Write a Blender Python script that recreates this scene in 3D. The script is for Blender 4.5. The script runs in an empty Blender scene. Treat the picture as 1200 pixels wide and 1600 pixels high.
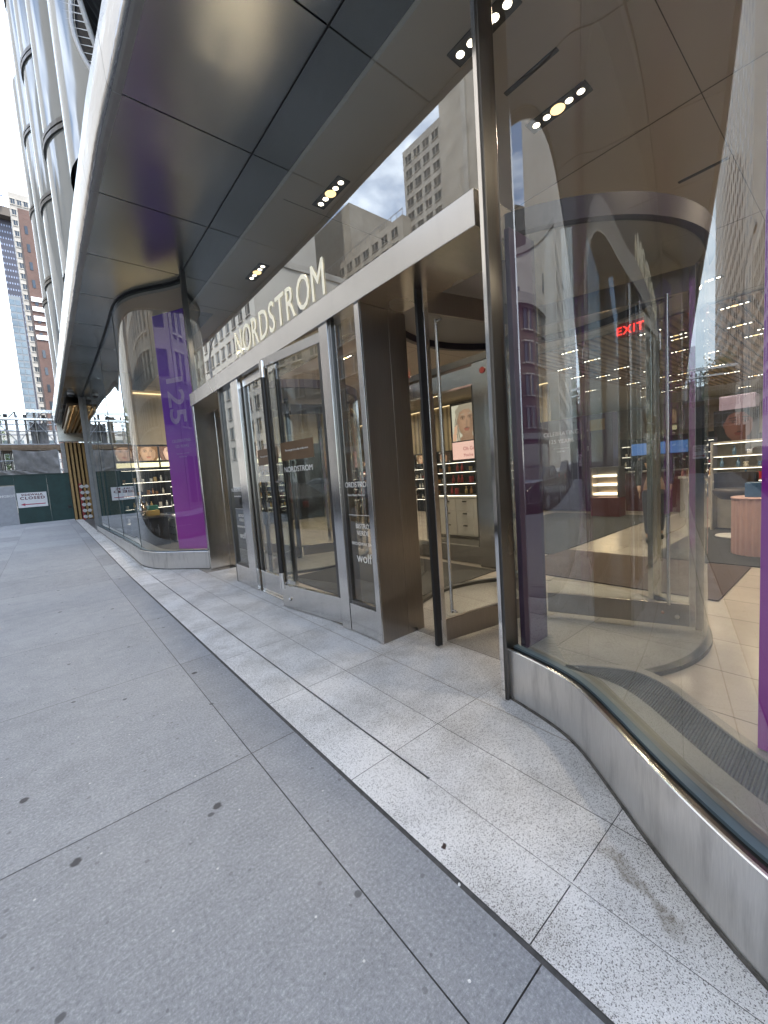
import bpy, bmesh, math, random
from mathutils import Vector, Matrix
random.seed(11)
PI = math.pi
S = bpy.context.scene
COL = S.collection

# ------------------------------------------------------------------ camera
CAMH = 1.5
ROT = ((0.7655, -0.1137, 0.6333), (-0.6395, -0.0257, 0.7684), (-0.0711, -0.9932, -0.0924))  # world = ROT @ (right, down, fwd)
cam = bpy.data.cameras.new('camera')
cam.sensor_fit = 'HORIZONTAL'; cam.sensor_width = 36.0
cam.lens = 36.0 * 633.3 / 1200.0
cam.clip_start = 0.02; cam.clip_end = 3000
co = bpy.data.objects.new('camera', cam); COL.objects.link(co)
rx = Vector([r[0] for r in ROT]).normalized(); fw = Vector([r[2] for r in ROT]).normalized()
upv = rx.cross(fw).normalized(); rx = fw.cross(upv).normalized()
m = Matrix.Identity(4)
for i in range(3):
    m[i][0] = rx[i]; m[i][1] = upv[i]; m[i][2] = -fw[i]
m.translation = (0, 0, CAMH)
co.matrix_world = m
S.camera = co

# ------------------------------------------------------------------ light
SUN_EL = math.radians(50); SUN_AZ = math.radians(128)      # azimuth clockwise from +Y
sdir = Vector((math.sin(SUN_AZ) * math.cos(SUN_EL), math.cos(SUN_AZ) * math.cos(SUN_EL), math.sin(SUN_EL)))
sl = bpy.data.lights.new('sun', 'SUN'); sl.energy = 2.1; sl.angle = math.radians(0.5); sl.color = (1.0, 0.95, 0.88)
so = bpy.data.objects.new('sun', sl); COL.objects.link(so)
so.rotation_euler = sdir.to_track_quat('Z', 'Y').to_euler()
W = bpy.data.worlds.new('World'); S.world = W; W.use_nodes = True
nt = W.node_tree; nt.nodes.clear()
N = nt.nodes.new; L = nt.links.new
sky = N('ShaderNodeTexSky'); sky.sky_type = 'NISHITA'; sky.sun_disc = False
sky.sun_elevation = SUN_EL; sky.sun_rotation = SUN_AZ; sky.air_density = 1.0; sky.dust_density = 1.2
tc = N('ShaderNodeTexCoord'); mp = N('ShaderNodeMapping'); mp.inputs['Scale'].default_value = (1, 1, 2.2)
L(tc.outputs['Generated'], mp.inputs['Vector'])
nz = N('ShaderNodeTexNoise'); nz.inputs['Scale'].default_value = 2.6; nz.inputs['Detail'].default_value = 9; nz.inputs['Roughness'].default_value = .58
nz.inputs['Distortion'].default_value = .35
L(mp.outputs[0], nz.inputs['Vector'])
cr = N('ShaderNodeValToRGB'); cr.color_ramp.elements[0].position = .44; cr.color_ramp.elements[1].position = .64
L(nz.outputs['Fac'], cr.inputs[0])
mx = N('ShaderNodeMix'); mx.data_type = 'RGBA'
L(cr.outputs[0], mx.inputs['Factor']); L(sky.outputs[0], mx.inputs[6]); mx.inputs[7].default_value = (8.0, 8.6, 9.5, 1)
dp = N('ShaderNodeVectorMath'); dp.operation = 'DOT_PRODUCT'; dp.inputs[1].default_value = (0, .94, .342)
nv = N('ShaderNodeVectorMath'); nv.operation = 'NORMALIZE'; L(tc.outputs['Generated'], nv.inputs[0]); L(nv.outputs[0], dp.inputs[0])
mr = N('ShaderNodeMapRange'); mr.inputs[1].default_value = .86; mr.inputs[2].default_value = .985; mr.inputs[4].default_value = .45; L(dp.outputs['Value'], mr.inputs[0])
mx2 = N('ShaderNodeMix'); mx2.data_type = 'RGBA'; L(mr.outputs[0], mx2.inputs['Factor']); L(mx.outputs[2], mx2.inputs[6]); mx2.inputs[7].default_value = (8.0, 9.2, 9.8, 1)   # bright thin cloud low over the street
bg = N('ShaderNodeBackground'); bg.inputs['Strength'].default_value = 0.15
L(mx2.outputs[2], bg.inputs['Color'])
wo = N('ShaderNodeOutputWorld'); L(bg.outputs[0], wo.inputs['Surface'])
S.view_settings.view_transform = 'Standard'; S.view_settings.look = 'None'
S.view_settings.exposure = 2.05; S.view_settings.gamma = 1; S.view_settings.use_curve_mapping = False
S.cycles.max_bounces = 14; S.cycles.transparent_max_bounces = 24; S.cycles.glossy_bounces = 6
S.cycles.sample_clamp_indirect = 6; S.cycles.caustics_reflective = False; S.cycles.caustics_refractive = False

# ------------------------------------------------------------------ helpers
def catmull(P, n=8):
    out = []
    P = [Vector(p) for p in P]
    for i in range(len(P) - 1):
        p0 = P[max(i - 1, 0)]; p1 = P[i]; p2 = P[i + 1]; p3 = P[min(i + 2, len(P) - 1)]
        for k in range(n):
            t = k / n
            out.append(.5 * ((2 * p1) + (p2 - p0) * t + (2 * p0 - 5 * p1 + 4 * p2 - p3) * t * t + (3 * p1 - p0 - 3 * p2 + p3) * t ** 3))
    out.append(P[-1]); return out
def lerp_tab(tab, y):
    if y <= tab[0][0]: return tab[0][1]
    for (a, b), (c, d) in zip(tab, tab[1:]):
        if y <= c: return b + (d - b) * (y - a) / (c - a)
    return tab[-1][1]
def gz(y): return max(0.0, .019 * (y - 8.5))

class MB:
    def __init__(s): s.v = []; s.f = []; s.sm = []
    def quad(s, *p, smooth=False):
        b = len(s.v); s.v += [tuple(q) for q in p]; s.f.append(tuple(range(b, b + len(p)))); s.sm.append(smooth); return s
    def box(s, x0, x1, y0, y1, z0, z1):
        b = len(s.v)
        s.v += [(x, y, z) for z in (z0, z1) for y in (y0, y1) for x in (x0, x1)]
        for q in ((0, 2, 3, 1), (4, 5, 7, 6), (0, 1, 5, 4), (2, 6, 7, 3), (0, 4, 6, 2), (1, 3, 7, 5)):
            s.f.append(tuple(b + i for i in q)); s.sm.append(False)
        return s
    def obox(s, c, u, hu, hv, z0, z1):     # box with horizontal axis u (2D unit), half-length hu along it, half-width hv across
        u = Vector((u[0], u[1])).normalized(); w = Vector((-u.y, u.x)); c = Vector((c[0], c[1]))
        pts = [c - u * hu - w * hv, c + u * hu - w * hv, c + u * hu + w * hv, c - u * hu + w * hv]
        return s.prism([(p.x, p.y) for p in pts], z0, z1)
    def prism(s, poly, z0, z1):
        a = sum(poly[i][0] * poly[(i + 1) % len(poly)][1] - poly[(i + 1) % len(poly)][0] * poly[i][1] for i in range(len(poly)))
        if a < 0: poly = poly[::-1]
        b = len(s.v); n = len(poly)
        s.v += [(p[0], p[1], z0) for p in poly] + [(p[0], p[1], z1) for p in poly]
        s.f.append(tuple(b + i for i in range(n))[::-1]); s.f.append(tuple(b + n + i for i in range(n))); s.sm += [False, False]
        for i in range(n):
            j = (i + 1) % n
            s.f.append((b + i, b + j, b + n + j, b + n + i)); s.sm.append(False)
        return s
    def grid(s, rows, smooth=True, close=False):    # rows: list of equal-length point lists
        b = len(s.v); n = len(rows[0])
        for r in rows: s.v += [tuple(p) for p in r]
        for i in range(len(rows) - 1):
            for j in range(n if close else n - 1):
                k = (j + 1) % n
                s.f.append((b + i * n + j, b + i * n + k, b + (i + 1) * n + k, b + (i + 1) * n + j)); s.sm.append(smooth)
        return s
    def tube(s, pts, r, n=10, caps=True):
        pts = [Vector(p) for p in pts]; rows = []
        for i, p in enumerate(pts):
            d = (pts[min(i + 1, len(pts) - 1)] - pts[max(i - 1, 0)]).normalized()
            a = d.orthogonal().normalized() if i == 0 else (prev - d * prev.dot(d)).normalized()
            prev = a; bb = d.cross(a); rr = r[i] if isinstance(r, (list, tuple)) else r
            rows.append([p + (a * math.cos(2 * PI * k / n) + bb * math.sin(2 * PI * k / n)) * rr for k in range(n)])
        s.grid(rows, True, True)
        if caps:
            s.quad(*rows[0][::-1]); s.quad(*rows[-1])
        return s
    def lathe(s, prof, c=(0, 0, 0), n=20):
        rows = [[(c[0] + r * math.cos(2 * PI * k / n), c[1] + r * math.sin(2 * PI * k / n), c[2] + z) for k in range(n)] for r, z in prof]
        return s.grid(rows, True, True)
    def wall(s, path, z0, z1, nz=1, smooth=True):      # vertical sheet over a 2D path; z may be functions of the point index
        f0 = z0 if callable(z0) else (lambda p: z0); f1 = z1 if callable(z1) else (lambda p: z1)
        rows = [[(p[0], p[1], f0(p) + (f1(p) - f0(p)) * k / nz) for p in path] for k in range(nz + 1)]
        return s.grid(rows, smooth)
    def band(s, pa, pb, za, zb, smooth=False):
        rows = [[(p[0], p[1], za) for p in pa], [(p[0], p[1], zb) for p in pb]]
        return s.grid(rows, smooth)

LOC = {}
def obj(name, mb, mat, parent=None, bev=0, seg=2, label=None):
    off = LOC.get(parent.name, Vector((0, 0, 0))) if parent else Vector((0, 0, 0))
    me = bpy.data.meshes.new(name)
    me.from_pydata([tuple(Vector(v) - off) for v in mb.v], [], mb.f); me.update()
    me.polygons.foreach_set('use_smooth', mb.sm)
    me.materials.append(mat)
    o = bpy.data.objects.new(name, me); COL.objects.link(o)
    if parent: o.parent = parent
    LOC[o.name] = off
    if bev:
        md = o.modifiers.new('bevel', 'BEVEL'); md.width = bev; md.segments = seg; md.limit_method = 'ANGLE'; md.angle_limit = math.radians(40)
    if label: o['label'] = label
    return o
def tag(o, label, cat, group=None, kind=None):
    if label: o['label'] = label
    if cat: o['category'] = cat
    if group: o['group'] = group
    if kind: o['kind'] = kind
    return o
def thing(name, label, cat, loc=(0, 0, 0), group=None):
    o = bpy.data.objects.new(name, None); COL.objects.link(o); o.location = loc; o.empty_display_size = .1
    LOC[o.name] = Vector(loc)
    return tag(o, label, cat, group)
def struct(name, mb, mat, **k):
    o = obj(name, mb, mat, **k); o['kind'] = 'structure'; return o
def copy_tree(o, parent=None):
    c = o.copy(); COL.objects.link(c)
    if parent: c.parent = parent
    for ch in list(o.children): copy_tree(ch, c)
    return c
FONT = None
def text_mb(body, size, origin, right, up, align='CENTER', depth=.002, spacing=1.0, sx=1.0, bold=0.0):
    cu = bpy.data.curves.new('t', 'FONT'); cu.body = body; cu.size = size; cu.align_x = align; cu.extrude = depth; cu.space_character = spacing
    cu.offset = bold; cu.resolution_u = 3
    o = bpy.data.objects.new('t', cu); COL.objects.link(o)
    dg = bpy.context.evaluated_depsgraph_get(); me = bpy.data.meshes.new_from_object(o.evaluated_get(dg))
    r = Vector(right).normalized(); u = Vector(up).normalized(); nn = r.cross(u); og = Vector(origin)
    mb = MB()
    mb.v = [tuple(og + r * v.co.x * sx + u * v.co.y + nn * v.co.z) for v in me.vertices]
    mb.f = [tuple(p.vertices) for p in me.polygons]; mb.sm = [False] * len(mb.f)
    bpy.data.objects.remove(o); bpy.data.curves.remove(cu); bpy.data.meshes.remove(me)
    return mb

# ------------------------------------------------------------------ materials
def newmat(name):
    m = bpy.data.materials.new(name); m.use_nodes = True
    t = m.node_tree; b = t.nodes['Principled BSDF']; return m, t, b
def nd(t, typ, **k):
    n = t.nodes.new(typ)
    for a, v in k.items():
        if a in n.inputs: n.inputs[a].default_value = v
        else: setattr(n, a, v)
    return n
def pos(t, scale=(1, 1, 1)):
    g = nd(t, 'ShaderNodeNewGeometry'); mpn = nd(t, 'ShaderNodeMapping'); mpn.inputs['Scale'].default_value = scale
    t.links.new(g.outputs['Position'], mpn.inputs['Vector']); return mpn.outputs[0]
def ramp(t, src, stops):
    r = nd(t, 'ShaderNodeValToRGB'); e = r.color_ramp.elements
    while len(e) < len(stops): e.new(.5)
    for i, (p, c) in enumerate(stops):
        e[i].position = p; e[i].color = tuple(c) + (1,) if len(c) == 3 else c
    t.links.new(src, r.inputs[0]); return r.outputs[0]
def g3(v): return (v, v, v)
def noise(t, vec, scale, detail=4, rough=.55, dist=0):
    n = nd(t, 'ShaderNodeTexNoise', Scale=scale, Detail=detail, Roughness=rough, Distortion=dist); t.links.new(vec, n.inputs['Vector']); return n.outputs['Fac']
def mixc(t, f, a, b, mode='MIX'):
    x = nd(t, 'ShaderNodeMix', data_type='RGBA', blend_type=mode)
    for s, k in ((f, 0), (a, 6), (b, 7)):
        if hasattr(s, 'is_linked') or hasattr(s, 'links'): t.links.new(s, x.inputs[k])
        else: x.inputs[k].default_value = s if k == 0 else tuple(s) + (1,)
    return x.outputs[2]
def math_(t, op, a, b=0.0):
    x = nd(t, 'ShaderNodeMath', operation=op)
    for i, s in enumerate((a, b)):
        if hasattr(s, 'links'): t.links.new(s, x.inputs[i])
        else: x.inputs[i].default_value = s
    return x.outputs[0]
def bump(t, b, h, strength, dist=.01):
    n = nd(t, 'ShaderNodeBump', Strength=strength, Distance=dist); t.links.new(h, n.inputs['Height']); t.links.new(n.outputs[0], b.inputs['Normal'])
MATS = {}
def plain(name, col, rough=.5, metal=0.0, var=.12, scale=6, spec=None, bmp=0):
    if name in MATS: return MATS[name]
    m, t, b = newmat(name)
    n = noise(t, pos(t), scale, 5, .6)
    c = ramp(t, n, [(.3, [x * (1 - var) for x in col]), (.7, [min(1, x * (1 + var)) for x in col])])
    t.links.new(c, b.inputs['Base Color']); b.inputs['Roughness'].default_value = rough; b.inputs['Metallic'].default_value = metal
    if bmp: bump(t, b, n, bmp)
    MATS[name] = m; return m
def steel(name, base=.5, rough=.27, grain=(90, 90, 1.5), var=.12, gb=.06, tint=(1, .98, .95), stain=.0, wob=0):
    m, t, b = newmat(name); n = noise(t, pos(t, grain), 4, 4, .6)
    big = noise(t, pos(t, (1, 1, .5)), 1.3, 2, .5)
    c = ramp(t, n, [(.25, [base * (1 - var) * q for q in tint]), (.75, [base * (1 + var) * q for q in tint])])
    if stain:
        sm = noise(t, pos(t, (9, 9, 1.6)), 1.0, 5, .6)
        c = mixc(t, math_(t, 'MULTIPLY', ramp(t, sm, [(.52, g3(0)), (.72, g3(1))]), stain), c, [base * .5 * q for q in tint])
    t.links.new(c, b.inputs['Base Color']); b.inputs['Metallic'].default_value = 1
    t.links.new(ramp(t, big, [(.3, g3(rough * .9)), (.7, g3(rough * 1.15))]), b.inputs['Roughness'])
    b.inputs['Anisotropic'].default_value = .5
    if wob: bump(t, b, noise(t, pos(t, (6, 2.2, 6)), 1.6, 3, .6), wob, .05)
    return m
def glass(name, f0=.12, tint=(.86, .9, .88), refl=(.97, 1, 1), wav=0.0):
    m, t, b = newmat(name); t.nodes.remove(b)
    lw = nd(t, 'ShaderNodeLayerWeight', Blend=.5)
    p5 = math_(t, 'POWER', lw.outputs['Facing'], 4.0)
    f = math_(t, 'ADD', math_(t, 'MULTIPLY', p5, 1 - f0), f0)
    tr = nd(t, 'ShaderNodeBsdfTransparent', Color=tuple(tint) + (1,)); gl = nd(t, 'ShaderNodeBsdfGlossy', Color=tuple(refl) + (1,), Roughness=0.0)
    if wav:
        n = noise(t, pos(t, (1.3, 1.3, .28)), 3, 2, .5); bm = nd(t, 'ShaderNodeBump', Strength=wav, Distance=.02)
        t.links.new(n, bm.inputs['Height']); t.links.new(bm.outputs[0], gl.inputs['Normal'])
    mx = nd(t, 'ShaderNodeMixShader'); t.links.new(f, mx.inputs[0]); t.links.new(tr.outputs[0], mx.inputs[1]); t.links.new(gl.outputs[0], mx.inputs[2])
    t.links.new(mx.outputs[0], t.nodes['Material Output'].inputs[0]); return m
def emit(name, col, st, bk=1.0):
    if name in MATS: return MATS[name]
    m, t, b = newmat(name); b.inputs['Base Color'].default_value = tuple(c * bk for c in col) + (1,); b.inputs['Emission Color'].default_value = tuple(col) + (1,); b.inputs['Emission Strength'].default_value = st
    MATS[name] = m; return m

def m_concrete():
    m, t, b = newmat('sidewalk concrete'); p = pos(t)
    big = noise(t, p, .8, 6, .62); mid = noise(t, p, 7, 7, .68); grit = noise(t, p, 75, 4, .75); fine = noise(t, p, 210, 3, .7)
    brush = noise(t, pos(t, (4, 120, 1)), 1.2, 4, .65)
    geo = nd(t, 'ShaderNodeNewGeometry')
    c = ramp(t, grit, [(.36, (.14, .146, .160)), (.46, (.285, .298, .318)), (.55, (.37, .385, .405)), (.64, (.58, .60, .62))])
    c = mixc(t, ramp(t, fine, [(.38, g3(.55)), (.56, g3(0))]), c, (.16, .163, .17))
    c = mixc(t, .33, c, ramp(t, mid, [(.32, (.20, .209, .225)), (.52, (.325, .338, .358)), (.70, (.43, .444, .462))]))
    c = mixc(t, .28, c, ramp(t, big, [(.30, (.23, .238, .25)), (.52, (.345, .356, .372)), (.72, (.42, .428, .436))]))
    c = mixc(t, math_(t, 'MULTIPLY', ramp(t, brush, [(.45, g3(0)), (.7, g3(1))]), .22), c, (.15, .153, .16))
    isl = ramp(t, geo.outputs['Random Per Island'], [(0, g3(.88)), (1, g3(1.10))])
    c = mixc(t, 1.0, c, isl, 'MULTIPLY')
    w = nd(t, 'ShaderNodeTexNoise', Scale=40.0, Detail=3.0); t.links.new(p, w.inputs['Vector'])
    for sc_, lo, col, st in ((2.2, .038, (.085, .085, .09), .8), (4.1, .045, (.13, .13, .135), .55), (1.2, .030, (.06, .058, .06), .9), (6.0, .040, (.10, .10, .105), .5)):      # trodden gum and drips
        v = nd(t, 'ShaderNodeTexVoronoi', Scale=sc_, feature='F1', voronoi_dimensions='2D'); t.links.new(p, v.inputs['Vector'])
        cs = nd(t, 'ShaderNodeSeparateColor'); t.links.new(v.outputs['Color'], cs.inputs[0])
        keep = ramp(t, cs.outputs[0], [(.49, g3(0)), (.51, g3(1))])
        dist = math_(t, 'ADD', v.outputs['Distance'], math_(t, 'MULTIPLY', w.outputs['Fac'], lo * .9))
        c = mixc(t, math_(t, 'MULTIPLY', ramp(t, dist, [(lo * 1.1, g3(st)), (lo * 1.35, g3(0))]), keep), c, col)
    v2 = nd(t, 'ShaderNodeTexVoronoi', Scale=2.6, feature='F1', voronoi_dimensions='2D'); t.links.new(p, v2.inputs['Vector'])
    c = mixc(t, ramp(t, v2.outputs['Distance'], [(.009, g3(.8)), (.013, g3(0))]), c, (.66, .66, .64))
    t.links.new(c, b.inputs['Base Color']); b.inputs['Roughness'].default_value = .82; b.inputs['Specular IOR Level'].default_value = .4
    h = math_(t, 'ADD', math_(t, 'MULTIPLY', grit, .7), math_(t, 'MULTIPLY', brush, .5)); bump(t, b, h, .5, .005); return m
def m_granite(name, base=(.78, .775, .76), stain=True, dark=1.0):
    m, t, b = newmat(name); p = pos(t)
    n1 = noise(t, p, 190, 2, .6); n2 = noise(t, p, 62, 5, .7); n3 = noise(t, p, 2.2, 6, .65); n4 = noise(t, p, 300, 2, .5)
    c = ramp(t, n4, [(.3, [x * .80 for x in base]), (.7, [min(1, x * 1.14) for x in base])])
    n5 = noise(t, p, 85, 3, .65)
    c = mixc(t, ramp(t, n5, [(.63, g3(0)), (.67, g3(.7))]), c, (.16, .155, .15))
    c = mixc(t, ramp(t, math_(t, 'ADD', n1, math_(t, 'ADD', math_(t, 'MULTIPLY', math_(t, 'SUBTRACT', n2, .5), .35), math_(t, 'MULTIPLY', math_(t, 'SUBTRACT', n3, .5), .22))), [(.565, g3(0)), (.605, g3(.92))]), c, (.10, .097, .093))
    c = mixc(t, ramp(t, n2, [(.55, g3(0)), (.66, g3(.55))]), c, (.27, .265, .255)); c = mixc(t, ramp(t, n2, [(.30, g3(.6)), (.42, g3(0))]), c, (.72, .72, .71))
    c = mixc(t, math_(t, 'MULTIPLY', ramp(t, n3, [(.42, g3(0)), (.75, g3(1))]), .5), c, (.33, .315, .285))
    geo = nd(t, 'ShaderNodeNewGeometry')
    c = mixc(t, 1.0, c, ramp(t, geo.outputs['Random Per Island'], [(0, g3(.93)), (1, g3(1.04))]), 'MULTIPLY')
    if stain:        # dried spill running over one slab near the curved plinth
        w = nd(t, 'ShaderNodeTexNoise', Scale=9.0, Detail=4.0); t.links.new(p, w.inputs['Vector'])
        sx = nd(t, 'ShaderNodeSeparateXYZ'); t.links.new(geo.outputs['Position'], sx.inputs[0])
        # line from (1.50,.62) to (1.37,.36)
        u = math_(t, 'ADD', math_(t, 'MULTIPLY', math_(t, 'SUBTRACT', sx.outputs[0], 1.50), -.447), math_(t, 'MULTIPLY', math_(t, 'SUBTRACT', sx.outputs[1], .62), -.894))
        d = math_(t, 'ADD', math_(t, 'MULTIPLY', math_(t, 'SUBTRACT', sx.outputs[0], 1.50), .894), math_(t, 'MULTIPLY', math_(t, 'SUBTRACT', sx.outputs[1], .62), -.447))
        d = math_(t, 'ABSOLUTE', math_(t, 'ADD', d, math_(t, 'MULTIPLY', math_(t, 'SUBTRACT', w.outputs['Fac'], .5), .16)))
        msk = math_(t, 'MULTIPLY', ramp(t, d, [(.006, g3(1)), (.034, g3(0))]), ramp(t, math_(t, 'ABSOLUTE', math_(t, 'SUBTRACT', u, .15)), [(.11, g3(1)), (.2, g3(0))]))
        msk = math_(t, 'MULTIPLY', msk, ramp(t, n2, [(.3, g3(.25)), (.6, g3(.9))]))
        c = mixc(t, math_(t, 'MULTIPLY', msk, .8), c, (.17, .14, .10))
    t.links.new(c, b.inputs['Base Color']); b.inputs['Roughness'].default_value = .6; b.inputs['Specular IOR Level'].default_value = .35
    bump(t, b, n1, .12, .002); return m
def m_soffit():
    m, t, b = newmat('dark brushed soffit steel')
    big = noise(t, pos(t, (1, 1.3, 1)), .8, 0, .5)
    t.links.new(ramp(t, big, [(.25, (.33, .335, .325)), (.75, (.43, .435, .425))]), b.inputs['Base Color']); b.inputs['Metallic'].default_value = 1
    b.inputs['Roughness'].default_value = .26; b.inputs['Anisotropic'].default_value = .4; return m

def m_banner():
    m, t, b = newmat('purple printed banner'); g = nd(t, 'ShaderNodeNewGeometry'); s = nd(t, 'ShaderNodeSeparateXYZ'); t.links.new(g.outputs['Position'], s.inputs[0])
    z = math_(t, 'DIVIDE', s.outputs[2], 5.0)
    c = ramp(t, z, [(.05, (.46, .04, .42)), (.35, (.34, .03, .44)), (.55, (.20, .04, .46)), (.95, (.13, .05, .40))])
    t.links.new(c, b.inputs['Base Color']); b.inputs['Roughness'].default_value = .35; return m
def m_brick(name, c1, c2, mortar, scale=1.0):
    m, t, b = newmat(name); g = nd(t, 'ShaderNodeNewGeometry'); s = nd(t, 'ShaderNodeSeparateXYZ'); t.links.new(g.outputs['Position'], s.inputs[0])
    cb = nd(t, 'ShaderNodeCombineXYZ'); t.links.new(math_(t, 'ADD', s.outputs[0], s.outputs[1]), cb.inputs[0]); t.links.new(s.outputs[2], cb.inputs[1])
    bt = nd(t, 'ShaderNodeTexBrick', Scale=2.0 * scale); bt.inputs['Color1'].default_value = tuple(c1) + (1,); bt.inputs['Color2'].default_value = tuple(c2) + (1,); bt.inputs['Mortar'].default_value = tuple(mortar) + (1,)
    t.links.new(cb.outputs[0], bt.inputs['Vector'])
    n = noise(t, pos(t), .35, 5, .6)
    c = mixc(t, 1.0, bt.outputs[0], ramp(t, n, [(.3, g3(.75)), (.7, g3(1.15))]), 'MULTIPLY')
    t.links.new(c, b.inputs['Base Color']); b.inputs['Roughness'].default_value = .85; return m
def m_ribbed(name, col, freq=40, axis='SUM', metal=0, rough=.6):
    m, t, b = newmat(name); g = nd(t, 'ShaderNodeNewGeometry'); s = nd(t, 'ShaderNodeSeparateXYZ'); t.links.new(g.outputs['Position'], s.inputs[0])
    a = {'X': s.outputs[0], 'Y': s.outputs[1], 'SUM': None}[axis]
    if a is None: a = math_(t, 'ADD', s.outputs[0], s.outputs[1])
    sn = math_(t, 'ADD', math_(t, 'MULTIPLY', math_(t, 'SINE', math_(t, 'MULTIPLY', a, freq)), .5), .5)
    c = ramp(t, sn, [(.2, [x * .45 for x in col]), (.6, col)])
    t.links.new(c, b.inputs['Base Color']); b.inputs['Roughness'].default_value = rough; b.inputs['Metallic'].default_value = metal
    bump(t, b, sn, .8, .01); return m
def m_tilefloor():
    m, t, b = newmat('polished store floor'); g = nd(t, 'ShaderNodeNewGeometry')
    bt = nd(t, 'ShaderNodeTexBrick', Scale=1.0, offset=.5); bt.inputs['Mortar Size'].default_value = .004; bt.inputs['Brick Width'].default_value = 1.55; bt.inputs['Row Height'].default_value = .58
    bt.inputs['Color1'].default_value = (.46, .42, .37, 1); bt.inputs['Color2'].default_value = (.51, .465, .41, 1); bt.inputs['Mortar'].default_value = (.16, .15, .14, 1)
    mp = nd(t, 'ShaderNodeMapping'); mp.inputs['Rotation'].default_value = (0, 0, PI / 2); mp.inputs['Location'].default_value = (.3, .07, 0); t.links.new(g.outputs['Position'], mp.inputs[0]); t.links.new(mp.outputs[0], bt.inputs['Vector'])
    n = noise(t, pos(t), 2, 6, .6)
    c = mixc(t, 1.0, bt.outputs[0], ramp(t, n, [(.3, g3(.88)), (.7, g3(1.08))]), 'MULTIPLY')
    t.links.new(c, b.inputs['Base Color']); b.inputs['Roughness'].default_value = .22; return m

M = dict(
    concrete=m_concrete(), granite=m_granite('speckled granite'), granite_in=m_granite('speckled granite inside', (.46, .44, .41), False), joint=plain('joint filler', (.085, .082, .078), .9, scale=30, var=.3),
    asphalt=plain('asphalt', (.05, .05, .052), .85, scale=40, var=.3, bmp=.2), kerb=plain('kerb stone', (.3, .3, .3), .8, scale=20, var=.2), paint=plain('road paint', (.7, .7, .68), .7, scale=20, var=.15),
    steel=steel('brushed stainless', .66, .19, stain=.28), steel_lt=steel('brushed stainless header', .64, .25, (1.5, 60, 60), stain=.15), steel_dk=steel('dark stainless', .16, .3), plinth=steel('plinth stainless', .74, .38, (60, 60, 3), var=.08, gb=.03, stain=.55),
    bronze=steel('bronze stainless', .32, .30, tint=(1, .90, .82)), black=plain('black rubber', (.012, .012, .013), .45), chrome=steel('polished steel', .75, .1, gb=.01),
    soffit=m_soffit(), fascia=steel('fascia steel', .52, .16, (1, 60, 60), stain=.15, wob=.12), glass=glass('shopfront glass', .2), glass_curve=glass('curved shopfront glass', .13, (.86, .89, .87), wav=0.0), glass_in=glass('inner clear glass', .05, (.90, .92, .91)), glass_door=glass('door glass', .085, (.82, .85, .83)),
    banner=m_banner(), white=plain('white lettering', (.78, .78, .76), .5, var=.04), ceil=plain('taupe ceiling', (.40, .37, .335), .8, var=.03, scale=1), wallb=m_ribbed('beige fluted drapery wall', (.52, .44, .30), 24), darkpaint=plain('dark bulkhead paint', (.05, .048, .045), .7), floor=m_tilefloor(), mat=plain('charcoal entrance mat', (.045, .045, .045), .95, scale=90, var=.35, bmp=.3), grille=m_ribbed('convector grille', (.085, .098, .105), 520, 'Y', 0, .45), sill=plain('window sill metal', (.24, .25, .25), .38, .6, var=.08), border=plain('convector border', (.30, .29, .27), .4, .5),
    cabinet=plain('white lacquer cabinet', (.62, .60, .56), .35, var=.04), handle=plain('dark handles', (.03, .03, .03), .4), shelfdk=plain('black display shelving', (.02, .02, .022), .35), purple=plain('aubergine kiosk', (.045, .028, .07), .4), pink=m_ribbed('pink fluted pedestal', (.60, .40, .36), 60), green=plain('green hoarding plywood', (.012, .045, .040), .55, scale=3, var=.25), grey=plain('grey door paint', (.36, .37, .39), .5, var=.1), signw=plain('sign white', (.78, .78, .78), .5, var=.05), signt=plain('sign maroon', (.13, .02, .035), .5), signr=plain('sign red', (.42, .02, .07), .5),
    galv=plain('galvanised steel', (.42, .43, .45), .45, .6, var=.2), tarp=plain('grey tarpaulin', (.30, .29, .28), .75, scale=2.5, var=.25, bmp=.6), plank=plain('scaffold plank', (.30, .22, .15), .85, scale=8, var=.25), gold=m_ribbed('timber slats', (.34, .21, .08), 42, 'X', .1, .4), goldy=plain('brass timber slat', (.36, .23, .09), .35, .2), red=plain('fire red paint', (.30, .03, .03), .4),
    facade_glass=None)
def m_facade_glass():
    m, t, b = newmat('curved facade glass'); p = pos(t, (1, 1, .25)); n = noise(t, p, 1.0, 3, .5)
    t.links.new(ramp(t, n, [(.3, (.20, .22, .215)), (.7, (.33, .35, .34))]), b.inputs['Base Color']); b.inputs['Roughness'].default_value = .09; b.inputs['IOR'].default_value = 1.9
    bump(t, b, n, .25, .06); return m
M['facade_glass'] = m_facade_glass()
M['trimsteel'] = plain('pale edge trim', (.30, .295, .28), .4, .3, var=.06)
M['capedge'] = steel('polished cap edge', .8, .2, gb=.01); M['bronze_dk'] = steel('dark bronze strip', .16, .22, gb=.01, tint=(1, .88, .80)); M['bluereflect'] = plain('blue grey sky reflection', (.10, .15, .18), .3)
M['darkgloss'] = plain('dark glossy opening', (.02, .02, .022), .25)
M['white_trim'] = plain('white coated trim', (.82, .83, .84), .3, var=.03)

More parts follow.
